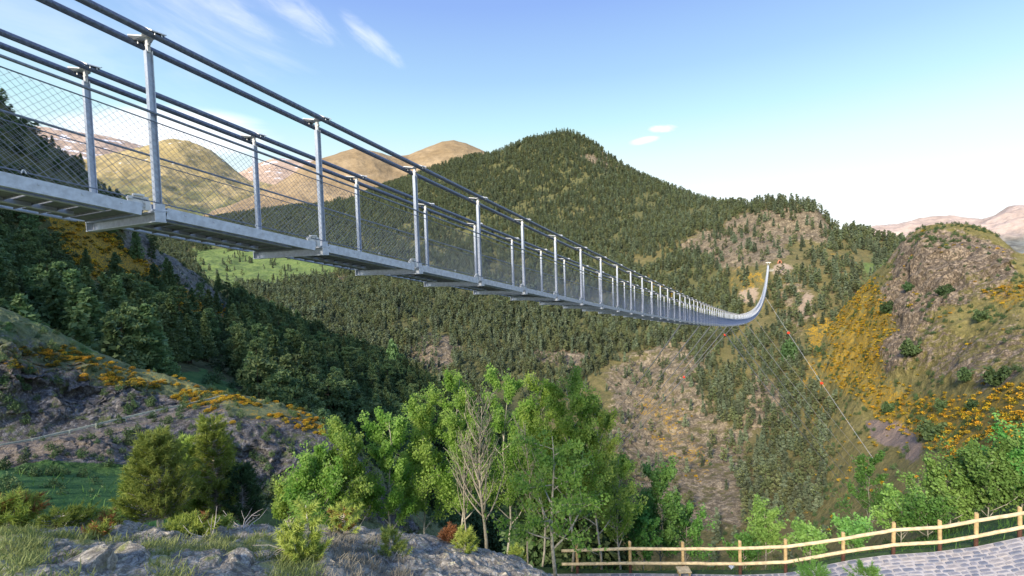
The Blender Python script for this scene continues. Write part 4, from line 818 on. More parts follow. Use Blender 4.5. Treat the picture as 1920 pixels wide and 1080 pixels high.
# wind stays with red marker balls
def s_at(px):
    q = np.arange(20, 560, .5); x, _ = PR(bp(q, .5)); return q[np.argmin(np.abs(x - px))]
stays = [(1295, (1150, 768), 330, None), (1326, (1150, 806), 330, None), (1345, (1150, 828), 330, None), (1360, (1150, 842), 330, None), (1374, (1150, 850), 330, .0), (1386, (1165, 824), 330, None),
         (1335, (1652, 986), 250, None), (1354, (1668, 985), 250, None), (1372, (1655, 940), 260, None), (1392, (1690, 965), 250, None), (1410, (1640, 880), 280, None), (1432, (1700, 950), 245, .0)]
ballz = {4: [(1287, 710)], 5: [(1367, 635)], 11: [(1458, 637), (1523, 731)]}
for i, (px, (ax, ay), R, _) in enumerate(stays):
    sA = float(s_at(px)); side = 1 if ax < 1400 else 0
    a = bp(sA, side, -.1); b = HZ(ax, ay, R); q = np.linspace(0, 1, 14)[:, None]; P = a * (1 - q) + b * q; P[:, 2] -= (q * (1 - q))[:, 0] * 6
    t = MB(); t.tube(P, .075 if i != 4 else .09, 4); part(t, 'wind_stay', M['stay'])
    if i in ballz:
        x, y = PR(P)
        for (bx_, by_) in ballz[i]:
            qq = np.linspace(0, 1, 400)[:, None]; PP = a * (1 - qq) + b * qq; PP[:, 2] -= (qq * (1 - qq))[:, 0] * 6
            xx, yy = PR(PP); kk = np.argmin((xx - bx_) ** 2 + (yy - by_) ** 2); p = PP[kk]
            r_ = 2.2 * np.linalg.norm(p) / F
            sp = MB(); th = np.linspace(-math.pi / 2, math.pi / 2, 9); sp.tube(np.stack([0 * th, 0 * th, np.sin(th) * r_], -1) + p, np.maximum(np.cos(th) * r_, .01), 12); part(sp, 'marker_ball', M['red'], True)
# landing across the gorge: shelf wall and the small red arch
lp = HZ(1462, 494, 606)
t = MB(); a = HZ(1445, 497, 606); b = HZ(1492, 499, 606); t.beam(a - [0, 0, .6], b - [0, 0, .6], 1.0, 1.6); t.build('retaining_wall', simple('pink_stone_wall', (.42, .27, .21), .15, 1)); tag(bpy.data.objects['retaining_wall'], 'low pinkish wall along the shelf beside the far pylon', 'wall')
ar = empty('arch_shelter', tuple(lp), 'tiny red arched shelter on the shelf right of the far pylon', 'shelter')
t = MB(); aa = np.linspace(0, math.pi, 11); t.tube(np.stack([np.cos(aa) * 2.0, 0 * aa, np.sin(aa) * 3.6], -1), .75, 6)
t.build('arch', simple('red_brick', (.45, .2, .12), .2, 1), ar); t = MB(); t.box((0, .8, 1.3), (2.6, .3, 2.6)); t.build('opening_shade_panel', simple('painted_opening_shade', (.05, .035, .03), .2, 1), ar)  # dark panel behind the arch, its colour stands in for the shade inside

# ================================================================== FENCE, PATH
FP = [(1083, 1019, 1077), (1182, 1015, 1077), (1281, 1016, 1077), (1388, 1014, 1079), (1473, 1011, 1076), (1581, 998, 1054), (1675, 980, 1043), (1762, 975, 1038), (1830, 962, 1028), (1912, 950, 1010), (1990, 938, 996), (2075, 925, 983)]
edge_R = lambda px: float(np.interp(px, [e[0] for e in EDGE], [e[2] for e in EDGE])) + .12
fe = empty('rail_fence', tuple(HZ(1473, 1076, 17.8)), 'peeled pine fence with two rails curving along the paved path', 'fence')
def fpart(mb, name, mat): o = mb.build(name, mat, None); o.parent = fe; o.matrix_parent_inverse = Matrix.Translation(-Vector(fe.location)); return o
tops = []; 
for i, (x, yt, yb) in enumerate(FP):
    R = edge_R(x); b = HZ(x, yb - 4, R); tp = HZ(x, yt, R); tp[:2] = b[:2] + (tp[:2] - b[:2]) * .2
    mid = b * .62 + tp * .38 if i > 4 else b * .72 + tp * .28
    t = MB(); lean = random.uniform(-.015, .015); t.tube([b - [0, 0, .4], b, mid], .055, 9); fpart(t, 'post_foot', M['wood_dark'])
    t = MB(); t.tube([mid, tp - [lean, 0, .02], tp + [0, 0, .0]], [.055, .055, .048], 9); fpart(t, 'post', M['wood_post']); tops.append((b, tp))
U_, Lw = [], []
for i, (b, tp) in enumerate(tops):
    hgt = tp[2] - b[2]; f = np.array([0, 0, 1.]); q = -b / np.linalg.norm(b); q[2] = 0; q /= np.linalg.norm(q)
    U_.append(b + f * hgt * .80 + q * .07); Lw.append(b + f * hgt * .33 + q * .07)
ext = lambda A: A[0] + (A[0] - A[1]) * .28
for A in (U_, Lw):
    pts = [ext(A)] + A
    for i in range(len(pts) - 1):
        if i == 0: a, b = pts[0], A[1]
        elif i == 1: continue
        else: a, b = pts[i], pts[i + 1]
        d_ = (b - a) / np.linalg.norm(b - a); n_ = 5; qs = np.linspace(0, 1, n_)
        P = a[None] + (b - a)[None] * qs[:, None]; P[1:-1, 2] += np.random.default_rng(i).normal(size=n_ - 2) * .004
        P[0] -= d_ * .04; P[-1] += d_ * .04
        t = MB(); t.tube(P, np.full(n_, .052), 9); fpart(t, 'rail', M['wood'])
# paved path: joint bed plus single stones
pm, tt, bb = mk('path_mortar', .9); gpos = geo(tt); nz_ = noise(tt, 3, 5, .6, gpos); tt.links.new(mixc(tt, mp(tt, nz_, .3, .7), (.42, .40, .39), (.54, .52, .51)), bb.inputs['Base Color']); bump(tt, bb, noise(tt, 30, 4, .6, gpos), .3, .01)
ex = np.linspace(1020, 2400, 90); ey = np.interp(ex, [e[0] for e in EDGE], [e[1] for e in EDGE]); eR = np.exp(np.interp(ex, [e[0] for e in EDGE], np.log([e[2] for e in EDGE])))
outer = HZ(ex, ey, eR)
wid_ = np.interp(ex, [1020, 1450, 1600, 1920, 2400], [3.2, 3.6, 5, 7.5, 9])
tang = np.gradient(outer[:, :2], axis=0); tang /= np.linalg.norm(tang, axis=1)[:, None]; nrm = np.stack([tang[:, 1], -tang[:, 0]], -1)
cen = nrm * -1 if (nrm[40] @ outer[40, :2]) > 0 else nrm
grid = []
for j in range(24):
    q = j / 23; p = outer.copy(); p[:, :2] += cen * (wid_ * q)[:, None]; p[:, 2] += .02 - .012 * wid_ * q; grid.append(p)
grid = np.array(grid); idx = np.arange(24 * 90).reshape(24, 90); Fc = np.stack([idx[:-1, :-1], idx[:-1, 1:], idx[1:, 1:], idx[1:, :-1]], -1).reshape(-1, 4)
gb = np.concatenate([grid[:1] - [0, 0, .3], grid]); idx = np.arange(25 * 90).reshape(25, 90); Fc = np.stack([idx[:-1, :-1], idx[1:, :-1], idx[1:, 1:], idx[:-1, 1:]], -1).reshape(-1, 4)
path = obj('path', np_mesh('path', gb, Fc, pm, False)); path['kind'] = 'structure'; path['label'] = 'path of grey flagstones in pale mortar beside the pine fence'
def path_pt(u, v):   # u in 0..89, v in metres from the outer edge
    i = np.clip(int(u), 0, 88); f_ = u - i; p = outer[i] * (1 - f_) + outer[i + 1] * f_; c = cen[i] * (1 - f_) + cen[i + 1] * f_
    return np.array([p[0] + c[0] * v, p[1] + c[1] * v, p[2] + .02 - .012 * v])
arc = np.concatenate([[0], np.cumsum(np.linalg.norm(np.diff(outer[:, :2], axis=0), axis=1))])
stone_m = []
for i, c in enumerate([(.24, .25, .29), (.31, .31, .34), (.19, .21, .26), (.36, .345, .345)]): stone_m.append(simple('flagstone_%d' % i, c, .2, 4, .8, 0, .4))
cands = []
rs = np.random.default_rng(77); v = .04
while v < 8.6:
    h_ = .10 + .07 * rs.random(); s = .2 + rs.random() * .2
    while s < arc[-1] - .5:
        w_ = .13 + .24 * rs.random(); u = np.interp(s + w_ / 2, arc, np.arange(90))
        if v + h_ < np.interp(u, np.arange(90), wid_):
            cands.append((s + w_ / 2, v + h_ / 2, w_, h_))
        s += w_ + .035
    v += h_ + .03
def stone_poly(s, v, w_, h_):
    n = 7; out_ = []
    for k in range(n):
        a = k / n * 2 * math.pi + rs.normal() * .16; sx = np.sign(math.cos(a)) * abs(math.cos(a)) ** .6; sy = np.sign(math.sin(a)) * abs(math.sin(a)) ** .6
        u = np.interp(s + sx * w_ / 2 * (.93 + .1 * rs.random()), arc, np.arange(90)); out_.append(path_pt(u, v + sy * h_ / 2 * (.9 + .12 * rs.random())))
    return np.array(out_)
infr = []
for c in cands:
    u = np.interp(c[0], arc, np.arange(90)); p = path_pt(u, c[1]); x, y = PR(p); infr.append((bool((x > 1030) & (x < 1930) & (y < 1085)), c, p))
vis_ = [(c[2] * c[3] / np.linalg.norm(p) ** 2, c) for f_, c, p in infr if f_]; vis_.sort(key=lambda t_: -t_[0]); print('stones in view', len(vis_))
near_set = set(t_[1] for t_ in vis_[:300]); loose = MB()
for f_, c, p in infr:
    P = stone_poly(*c); hgt = .012 + .02 * rs.random(); ctr = P.mean(0); n = len(P); P[:, 2] += 0
    Vt = np.concatenate([P - [0, 0, .05], P + [0, 0, hgt * .6], ctr + (P - ctr) * .93 + [0, 0, hgt]])
    Fs = [(i, (i + 1) % n, n + (i + 1) % n, n + i) for i in range(n)] + [(n + i, n + (i + 1) % n, 2 * n + (i + 1) % n, 2 * n + i) for i in range(n)] + [tuple(range(2 * n, 3 * n))]
    if c in near_set:
        t = MB(); t.add(Vt - ctr, Fs); o = t.build('paving_stone', stone_m[rs.integers(0, 4)], path); o.location = ctr
    else: loose.add(Vt, Fs)
o = loose.build('paving_stones', stone_m[1], path); o['kind'] = 'stuff'
# small wooden box at a post foot, and a scrap of litter beyond the fence
p = HZ(1282, 1072, 17.2); t = MB(); bx_ = empty('wooden_box', (p[0], p[1], p[2] - .1), 'small open wooden box at the foot of the third fence post', 'box')
t.box((0, 0, .17), (.44, .34, .03)); t.build('lid_board', M['wood'], bx_); t = MB(); t.box((-.17, 0, .08), (.03, .3, .15)); t.box((.17, 0, .08), (.03, .3, .15)); t.box((0, .13, .08), (.31, .03, .15)); t.build('side_boards', M['wood_post'], bx_)
p = HZ(1366, 1062, 21.0); t = MB(); t.add(np.array([(0, 0, 0), (.16, .05, .1), (.26, 0, -.03), (.1, -.02, -.12), (.07, .08, .02)]), [(0, 3, 4), (3, 2, 4), (2, 1, 4), (1, 0, 4), (0, 1, 2, 3)]); o = t.build('litter_scrap', simple('blue_white_plastic', (.6, .68, .85), .2, 9)); o.location = p; tag(o, 'scrap of blue white litter in the dark behind the fence', 'litter')
# grey railing along the path on the spur
RLN = [(-120, 852, 29.6), (-40, 842, 30), (60, 824, 30.4), (130, 808, 30.8), (180, 796, 31), (235, 783, 31.4), (290, 770, 31.8), (340, 760, 32.3), (385, 750, 32.9), (425, 741, 33.6)]
rf = empty('railing', tuple(HZ(180, 810, 31)), 'grey weathered railing along the path under the dark crag', 'railing')
pr = [(HZ(x, y, R), HZ(x, y, R) + [0, 0, -.95]) for x, y, R in RLN]
for a, b in pr:
    t = MB(); t.tube([b - [0, 0, .3], a + [0, 0, .04]], .045, 6); o = t.build('post', M['oldrail']); o.parent = rf; o.matrix_parent_inverse = Matrix.Translation(-Vector(rf.location))
for hh in (0, -.32, -.66):
    for (a, b), (c, d) in zip(pr[:-1], pr[1:]):
        t = MB(); t.beam(a + [0, 0, hh], c + [0, 0, hh], .05, .085); o = t.build('rail', M['oldrail']); o.parent = rf; o.matrix_parent_inverse = Matrix.Translation(-Vector(rf.location))

# ================================================================== BROADLEAVED TREES
def grow(seed, H, spread, trunk_r, n_limb=14, base_frac=.25, up=.8, twig=5, curl=.25, lean=(0, 0)):
    """returns wood MB and twig points with directions (metres, origin at foot)"""
    r = np.random.default_rng(seed); b = MB(); tw = []
    z = np.linspace(-.3, H * .93, 9); P = np.stack([lean[0] * z / H + .05 * H * .3 * np.sin(z * 1.3 + seed), lean[1] * z / H + .04 * H * .3 * np.cos(z * 1.1 + seed), z], -1)
    P[:, :2] -= P[0, :2]; b.tube(P, trunk_r * (1 - .9 * np.clip(z, 0, H) / H), 7)
    for i in range(n_limb):
        t = base_frac + (.95 - base_frac) * (i + r.random() * .6) / n_limb; zz = t * H * .93; p = np.array([np.interp(zz, z, P[:, k]) for k in range(3)])
        a = i * 2.4 + r.random(); Ll = spread * (.55 + .5 * r.random()) * (1.25 - t * .75) * 1.25; d = np.array([math.cos(a), math.sin(a), up * (.6 + .7 * r.random())]); d /= np.linalg.norm(d)
        pts = [p]; 
        for s in range(5): d = d + np.array([0, 0, curl * .35]) + r.normal(size=3) * .09; d /= np.linalg.norm(d); pts.append(pts[-1] + d * Ll / 5)
        pts = np.array(pts); rr0 = trunk_r * (1 - .85 * t) * .5 + .008; b.tube(pts, np.linspace(rr0, .005, 6), 5)
        for s in range(twig):
            q = .25 + .75 * (s + r.random() * .8) / twig; k = q * 5; i0 = min(4, int(k)); p2 = pts[i0] + (pts[i0 + 1] - pts[i0]) * (k - i0)
            dd = rdir(1, r)[0] * .8 + d * .8 + [0, 0, .25]; dd /= np.linalg.norm(dd); tl = Ll * (.22 + .25 * r.random()); e1 = p2 + dd * tl * .5 + r.normal(size=3) * .02; e2 = e1 + (dd + [0, 0, curl]) * tl * .5
            b.tube([p2, e1, e2], [.008, .005, .003], 3); tw += [(p2 * .4 + e1 * .6, tl * .35), (e1, tl * .4), (e2, tl * .42)]
        tw.append((pts[-1], Ll * .14))
    tw.append((P[-1], H * .05)); return b, tw
def leaves(tw, seed, n, size, mat, name='foliage', spread=1.0, gapz=None):
    r = np.random.default_rng(seed + 500); Pt = np.array([t[0] for t in tw]); Rt = np.array([t[1] for t in tw]); k = r.integers(0, len(tw), n)
    dens = r.random(len(tw)) ** .7; k = r.choice(len(tw), n, p=dens / dens.sum())
    p = Pt[k] + rdir(n, r) * (r.random((n, 1)) ** .5) * (Rt[k][:, None] * .85 + .07) * spread
    d = rdir(n, r) + [0, 0, -.45]; d /= np.linalg.norm(d, axis=1)[:, None]; e = np.cross(d, rdir(n, r)); e /= np.linalg.norm(e, axis=1)[:, None]
    w = size * (.55 + .8 * r.random((n, 1))); P, Fc = quads(p, d * w * .6, e * w * .45); return np_mesh(name, P, Fc, mat, False)
def at_px(px, py, R): return HZ(px, py, R)
def broadleaf(name, base_, Hm, spread, seed, nleaf, lsize, label, group, mat='poplar', bark='bark_pale', tr=.07, n_limb=14, bf=.25, up=.8, twig=5, curl=.25, lean=(0, 0), cat='tree', sp=1.0):
    e = empty(name, tuple(base_), label, cat, group)
    b, tw = grow(seed, Hm, spread, tr, n_limb, bf, up, twig, curl, lean)
    b.build('trunk', M[bark], e, True)
    if nleaf: obj('crown', leaves(tw, seed, nleaf, lsize, M[mat], 'crown', sp), e)
    return e
def hpx(base_, px, ytop):      # height in metres so that the top shows at ytop
    R = math.hypot(base_[0], base_[1]); return HZ(px, ytop, R)[2] - base_[2]
asp = [ # px, base py, R, top py, spread m, leaves, label
    (590, 1040, 16.5, 850, 1.1, 7000, 'young bright green aspen, leftmost of the clump behind the rock'),
    (545, 1020, 19.0, 900, .9, 3500, 'low aspen sapling at the far left foot of the clump'),
    (668, 1050, 17.0, 786, 1.15, 9000, 'narrow aspen with a pointed top left of the taller ones'),
    (742, 1055, 17.5, 762, 1.1, 8500, 'thin aspen with sparse crown and visible stems'),
    (805, 1060, 18.5, 728, 1.3, 10500, 'leafy aspen just left of the tallest top'),
    (868, 1060, 18.0, 680, 1.2, 9500, 'tall aspen behind the bare tree on its left side'),
    (950, 1065, 18.6, 672, 1.3, 10000, 'tallest aspen in the middle of the clump'),
    (1015, 1065, 18.8, 682, 1.2, 9000, 'aspen between the middle top and the broad right tree'),
    (1072, 1062, 17.6, 690, 1.5, 12500, 'broad leafy aspen with heavy rounded crown, highest on the right'),
    (1128, 1065, 18.2, 722, 1.25, 10000, 'aspen at the right edge of the clump'),
    (1165, 1075, 19.5, 840, 1.0, 5000, 'low leafy aspen right of the trunk with long bare limbs')]
for i, (px, by, R, ty, sp, nl, lb) in enumerate(asp):
    b = at_px(px, by, R); broadleaf('aspen_tree', b, hpx(b, px, ty + 6), sp * 1.2, 200 + i, int(nl * 1.9), .068, lb, 'aspens in the clump behind the foreground rock', tr=.05, n_limb=18 if i not in (3,) else 12, bf=.2, up=.95, twig=7, curl=.26)
b = at_px(912, 1030, 15.2); broadleaf('bare_tree', b, hpx(b, 905, 742), 1.5, 303, 160, .07, 'leafless tan tree with fine upright branches before the aspens', None, bark='bark_tan', tr=.06, n_limb=32, bf=.2, up=1.15, twig=8, curl=.5)
b = at_px(880, 1040, 15.8); broadleaf('bare_tree', b, hpx(b, 870, 800), 1.0, 304, 60, .07, 'thin pale leafless stem left of the big bare tree', None, bark='bark_tan', tr=.035, n_limb=16, bf=.3, up=1.6, twig=6, curl=.45)
b = at_px(990, 1050, 16.2); broadleaf('bare_tree', b, hpx(b, 1000, 770), 1.0, 306, 120, .07, 'slender leafless tree right of the big bare tree', None, bark='bark_tan', tr=.035, n_limb=18, bf=.25, up=1.4, twig=6, curl=.4)
b = at_px(1042, 1072, 14.8); broadleaf('aspen_tree', b, hpx(b, 1046, 800), 1.7, 311, 5200, .085, 'aspen with pale trunk in front and long drooping bare limbs low down', None, bark='bark_pale', tr=.065, n_limb=15, bf=.16, up=.28, twig=7, curl=.12)
bushes = [(1240, 1070, 24, 868, 1.5, 9000, 'willow', 'round green willow bush right of the aspen clump, behind the fence'), (1285, 1065, 25, 940, 1.2, 4500, 'poplar_dark', 'lower leafy bush at the right foot of the willow'), (1205, 1075, 22, 940, 1.0, 5000, 'poplar_dark', 'dark leafy bush between the clump and the willow'),
    (1435, 1060, 26, 950, 1.1, 5000, 'willow', 'small bright bush behind the fence where it starts to rise'), (1395, 1075, 24, 1000, .8, 2500, 'poplar_dark', 'low bush in front of the small bright bush'), (1520, 1060, 24, 1000, .9, 3200, 'willow', 'low weedy bush at the bend of the fence'),
    (1630, 1010, 70, 845, 3.2, 7000, 'poplar_dark', 'tall narrow green tree standing alone down the slope'), (1690, 1020, 34, 935, 1.6, 5500, 'willow', 'bright bush right of the tall narrow tree, behind the fence'), (1780, 1000, 36, 880, 2.0, 8000, 'willow', 'wide bright bush left in the thicket at the right edge'),
    (1850, 985, 36, 850, 2.2, 9500, 'willow', 'tallest bright bush of the thicket at the right edge'), (1915, 975, 38, 835, 2.2, 9000, 'poplar_dark', 'bush cut by the right edge of the view'), (1740, 1015, 33, 945, 1.4, 4000, 'poplar_dark', 'low bush in front of the thicket'), (1985, 960, 38, 820, 2.4, 6000, 'willow', 'bush just beyond the right edge of the view'),
    (1600, 1040, 26, 985, .9, 2600, 'willow', 'low shrub below the bottom rail right of the bend')]
for i, (px, by, R, ty, sp, nl, mt_, lb) in enumerate(bushes):
    b = at_px(px, by, R); broadleaf('leafy_bush' if 'tree' not in lb.split(' down')[0][-30:] or 'bush' in lb else 'slope_tree', b, hpx(b, px, ty + 4), sp, 400 + i, nl, .11 * (R / 26) ** .5, lb, 'leafy bushes behind the fence', mat=mt_, tr=.035, n_limb=16, bf=.08, up=.9, twig=6, curl=.3, cat='bush' if 'bush' in lb or 'shrub' in lb else 'tree')
# dark understorey conifers behind the aspens
for px, by, R, ty, lb in [(1085, 1080, 21, 800, 'dark conifer behind the aspens, right one'), (1000, 1080, 21.5, 820, 'dark conifer behind the bare tree'), (1150, 1080, 22, 880, 'dark conifer in the gap right of the pale trunk'), (480, 1010, 22, 905, 'dark pine in shade under the crag'), (520, 1020, 24, 890, 'dark pine left of the aspen saplings')]:
    b = at_px(px, by, R); tree_copy('pine_tree', b, hpx(b, px, ty), random.random() * 6, random.choice([0, 3]), lb, None, 1.0)
# ================================================================== FOREGROUND PINES, SHRUBS, DEAD WOOD, GRASS
def needle_pine(name, base_, H, wid, seed, label, cat='tree', shoots=150, nper=36, nl=.055, mat='pine_yel', brown=.0, group=None, multi=1, low=.05, tr=.03, bark='deadwood', up=.6):
    r = np.random.default_rng(seed); e = empty(name, tuple(base_), label, cat, group); wood = MB(); Cn = []; D_ = []; Bn = []; BD = []
    for m_ in range(multi):
        lean = r.normal(size=2) * wid * .35 * (multi > 1); z = np.linspace(-.1, H * (1 - .18 * m_), 6); P = np.stack([lean[0] * z / H + .03 * H * np.sin(z * 3 / H + m_), lean[1] * z / H, z], -1); wood.tube(P, tr * (1 - .85 * np.clip(z, 0, H) / H), 6)
        for i in range(shoots // multi):
            t = low + (1 - low) * (i + r.random()) / (shoots / multi); zz = t * z[-1]; p = np.array([np.interp(zz, z, P[:, k]) for k in range(3)]); a = r.random() * 6.283
            Ll = wid * (1.15 - t) ** .7 * (.45 + .6 * r.random()); d = np.array([math.cos(a), math.sin(a), up * (.3 + .8 * r.random())]); d /= np.linalg.norm(d); m1 = p + d * Ll * .6; d2 = d + [0, 0, .5]; d2 /= np.linalg.norm(d2); m2 = m1 + d2 * Ll * .4
            wood.tube([p, m1, m2], [tr * .3, tr * .16, tr * .08], 4)
            for cpos, dr, k in ((m2, d2, nper), (m1 * .5 + m2 * .5, d2, nper * 2 // 3), (m1, d, nper // 2)):
                n = int(k); L1 = nl * 2.2; s = r.random((n, 1)); pos = cpos + dr * (s - .5) * L1; nd_ = rdir(n, r) * .9 + dr * .9; nd_ /= np.linalg.norm(nd_, axis=1)[:, None]
                (Bn if r.random() < brown else Cn).append(pos); (BD if len(Bn) > len(BD) else D_).append(nd_)
    def cones(P, Dd):
        P = np.concatenate(P); Dd = np.concatenate(Dd); n = len(P); e_ = np.cross(Dd, rdir(n, r)); e_ /= np.linalg.norm(e_, axis=1)[:, None]; w = nl * .085
        V = np.stack([P - e_ * w, P + e_ * w, P + Dd * nl * (.7 + .6 * r.random((n, 1)))], 1).reshape(-1, 3); return V, np.arange(n * 3).reshape(n, 3)
    wood.build('trunk', M[bark], e, True)
    if Cn: V, Fc = cones(Cn, D_); obj('needles', np_mesh('needles', V, Fc, M[mat], False), e)
    if Bn: V, Fc = cones(Bn, BD); obj('dead_needles', np_mesh('dead_needles', V, Fc, M['orange'], False), e)
    return e
def npine(px, by, R, ty, wpx, seed, lb, name='young_pine', **kw):
    b = HZ(px, by, R); needle_pine(name, b, hpx(b, px, ty), wpx * R / F, seed, lb, **kw)
npine(300, 995, 8.5, 822, 62, 1, 'yellow green young pine standing left behind the rock edge', shoots=330, nper=42, nl=.075, tr=.045, bark='deadwood', low=.12)
npine(262, 990, 8.9, 880, 34, 2, 'small yellow green pine at the left foot of the young pine', shoots=150, nper=36, nl=.07)
npine(405, 992, 9.2, 792, 52, 3, 'taller olive young pine with a thin pointed top', shoots=260, nper=40, nl=.075, tr=.04)
npine(352, 990, 9.4, 830, 40, 4, 'narrow young pine between the two bigger ones', shoots=200, nper=36, nl=.075)
npine(455, 995, 9.0, 880, 46, 6, 'dark olive pine bush right of the pointed young pine', shoots=200, nper=34, nl=.07, mat='shrub')
npine(578, 1100, 4.1, 948, 44, 7, 'bushy pine sapling with curved bare stems nearest in the middle', name='pine_sapling', shoots=62, nper=46, nl=.05, multi=3, tr=.014, low=.25)
npine(548, 1040, 4.3, 1002, 24, 8, 'small pine tuft left of the nearest sapling', name='pine_sapling', shoots=20, nper=40, nl=.045, tr=.008)
npine(22, 1002, 6.0, 940, 42, 9, 'rust tinged pine bush at the left edge', name='dwarf_pine', shoots=70, nper=44, nl=.055, brown=.15, tr=.012)
npine(205, 1000, 6.0, 965, 13, 10, 'little rusty pine shrub on the rock edge left', name='dwarf_pine', shoots=30, nper=36, nl=.045, brown=.55, tr=.008)
npine(185, 1012, 5.4, 992, 22, 11, 'flat rusty green shrub on the rock below the edge', name='dwarf_pine', shoots=26, nper=30, nl=.04, brown=.3, tr=.008)
npine(345, 1018, 5.4, 985, 44, 12, 'bright green creeping pine in front of the young pines', name='dwarf_pine', shoots=60, nper=44, nl=.05, tr=.012, up=.3)
npine(378, 1008, 5.5, 972, 16, 13, 'orange dead pine tuft beside the creeping pine', name='dead_pine_tuft', shoots=24, nper=36, nl=.04, brown=1.0, tr=.01, cat='shrub')
npine(420, 1006, 5.6, 978, 24, 14, 'small green pine tuft left of the bleached branches', name='dwarf_pine', shoots=28, nper=36, nl=.045, tr=.01)
npine(645, 1002, 5.5, 955, 40, 15, 'orange green pine shrub right of the sapling', name='dwarf_pine', shoots=44, nper=40, nl=.045, brown=.3, tr=.012)
npine(735, 1060, 4.6, 1000, 36, 16, 'sparse olive shrub with grey twigs on the rock', name='dwarf_pine', shoots=40, nper=34, nl=.04, tr=.01, multi=2)
npine(845, 1022, 5.3, 992, 20, 17, 'rust red dead pine tuft on the rock shoulder', name='dead_pine_tuft', shoots=34, nper=36, nl=.04, brown=1.0, tr=.01, cat='shrub')
npine(872, 1045, 4.9, 1000, 26, 18, 'olive pine shrub right of the rust red tuft', name='dwarf_pine', shoots=44, nper=38, nl=.042, tr=.01)
npine(968, 1062, 5.2, 1030, 18, 19, 'small yellow green shrub where the rock dips to the trees', name='dwarf_pine', shoots=24, nper=36, nl=.04, tr=.008)
npine(20, 990, 8.5, 962, 20, 20, 'low yellow green shrub row end at the meadow edge', name='dwarf_pine', shoots=30, nper=30, nl=.05)
npine(110, 992, 8.0, 968, 40, 21, 'low yellow green shrub at the meadow edge, left one', name='dwarf_pine', shoots=60, nper=30, nl=.05, up=.3)
npine(155, 992, 8.0, 962, 30, 22, 'low yellow green shrub at the meadow edge, right one', name='dwarf_pine', shoots=50, nper=30, nl=.05, up=.3)
npine(1528, 1100, 13.5, 1068, 34, 23, 'green sprig at the bottom edge on the path, left one', name='dwarf_pine', shoots=40, nper=30, nl=.09, mat='poplar_dark', tr=.01)
npine(1624, 1095, 13.5, 1068, 26, 24, 'green sprig at the bottom edge on the path, right one', name='dwarf_pine', shoots=30, nper=30, nl=.09, mat='poplar_dark', tr=.01)
# bleached branches
def dead_branch(base_, seed, size, label, n=9):
    r = np.random.default_rng(seed); t = MB()
    for i in range(n):
        d = rdir(1, r)[0]; d[2] = abs(d[2]) * .45; P = [np.array([0., 0, 0])]
        for s in range(5): d = d + r.normal(size=3) * .28; d /= np.linalg.norm(d); P.append(P[-1] + d * size * (.1 + .14 * r.random()))
        t.tube(P, np.linspace(.0075, .0015, 6) * size / .5, 5); k = r.integers(2, 5); q = P[k]; dd = rdir(1, r)[0]; t.tube([q, q + dd * size * .12, q + dd * size * .2 + [0, 0, size * .05]], [.004 * size / .5, .003 * size / .5, .0015], 4)
    o = t.build('dead_branch', M['deadwood'], None, True); o.location = base_; tag(o, label, 'branch'); return o
dead_branch(HZ(455, 1004, 5.7), 3, .42, 'bleached tangle of dead branches on the rock edge', 15)
dead_branch(HZ(395, 1010, 5.2), 4, .38, 'pale curved dead twigs beside the creeping pine', 7)
dead_branch(HZ(540, 1025, 4.2), 5, .28, 'pale forked twig left of the nearest pine sapling', 5)
dead_branch(HZ(505, 1085, 3.6), 6, .10, 'tiny broken white stub at the bottom edge', 3)
dead_branch(HZ(735, 1065, 4.4), 8, .26, 'grey dead twigs under the sparse olive shrub', 7)
def boulder(px, py, R, w, seed, label):
    r = np.random.default_rng(seed); n = 22; V = []
    for a in np.linspace(-1, 1, n):
        for b in np.linspace(0, 2 * math.pi, n * 2, endpoint=False):
            c = math.sqrt(max(0, 1 - a * a)); v = np.array([math.cos(b) * c, math.sin(b) * c, a]); V.append(np.sign(v) * np.abs(v) ** .75)
    V = np.array(V) * [1.0, .75, .5]; pl = rdir(14, r); lim = .55 + .25 * r.random(14)
    for q, l in zip(pl, lim): d = V @ q; V -= np.maximum(d - l, 0)[:, None] * q
    V += rdir(1, r) * 0 + (fbm(V + seed * 7, .5, 5, .6) * .10)[:, None] * V; V *= w / 2
    idx = np.arange(n * n * 2).reshape(n, n * 2); nx = np.roll(idx, -1, 1); Fc = np.stack([idx[:-1], nx[:-1], nx[1:], idx[1:]], -1).reshape(-1, 4)
    o = obj('boulder', np_mesh('boulder', V, Fc, T_rock, False, [('zones', 'FLOAT_COLOR', np.tile([.62, 0, 0, 0], (len(V), 1)))])); o.location = HZ(px, py, R); o.rotation_euler = (r.normal() * .2, r.normal() * .2, r.random() * 6); tag(o, label, 'rock')
for i, (px, py, R, w, lb) in enumerate([(165, 1050, 4.0, .42, 'largest lichen covered boulder at the lower left'), (235, 1040, 4.2, .34, 'angular boulder right of the largest lichen covered one'), (105, 1062, 3.8, .26, 'smaller slanting stone left of the largest boulder'), (250, 1076, 3.7, .24, 'small pale stone under the angular boulder'),
        (372, 1058, 3.9, .32, 'flat grey slab stone below the creeping pine'), (440, 1050, 4.0, .40, 'broad grey slab near the bottom between pine tufts'), (495, 1030, 4.4, .26, 'dark stone just left of the nearest sapling'), (150, 992, 5.9, .34, 'low stone on the rock edge before the meadow'), (240, 990, 5.9, .30, 'pale low stone on the rock edge left of the young pine'), (700, 1040, 4.6, .30, 'dark stone half buried in dry grass'), (800, 1062, 4.4, .34, 'dark fissured stone on the right shoulder of the rock')]):
    boulder(px, py + 20, R, w, 900 + i, lb)
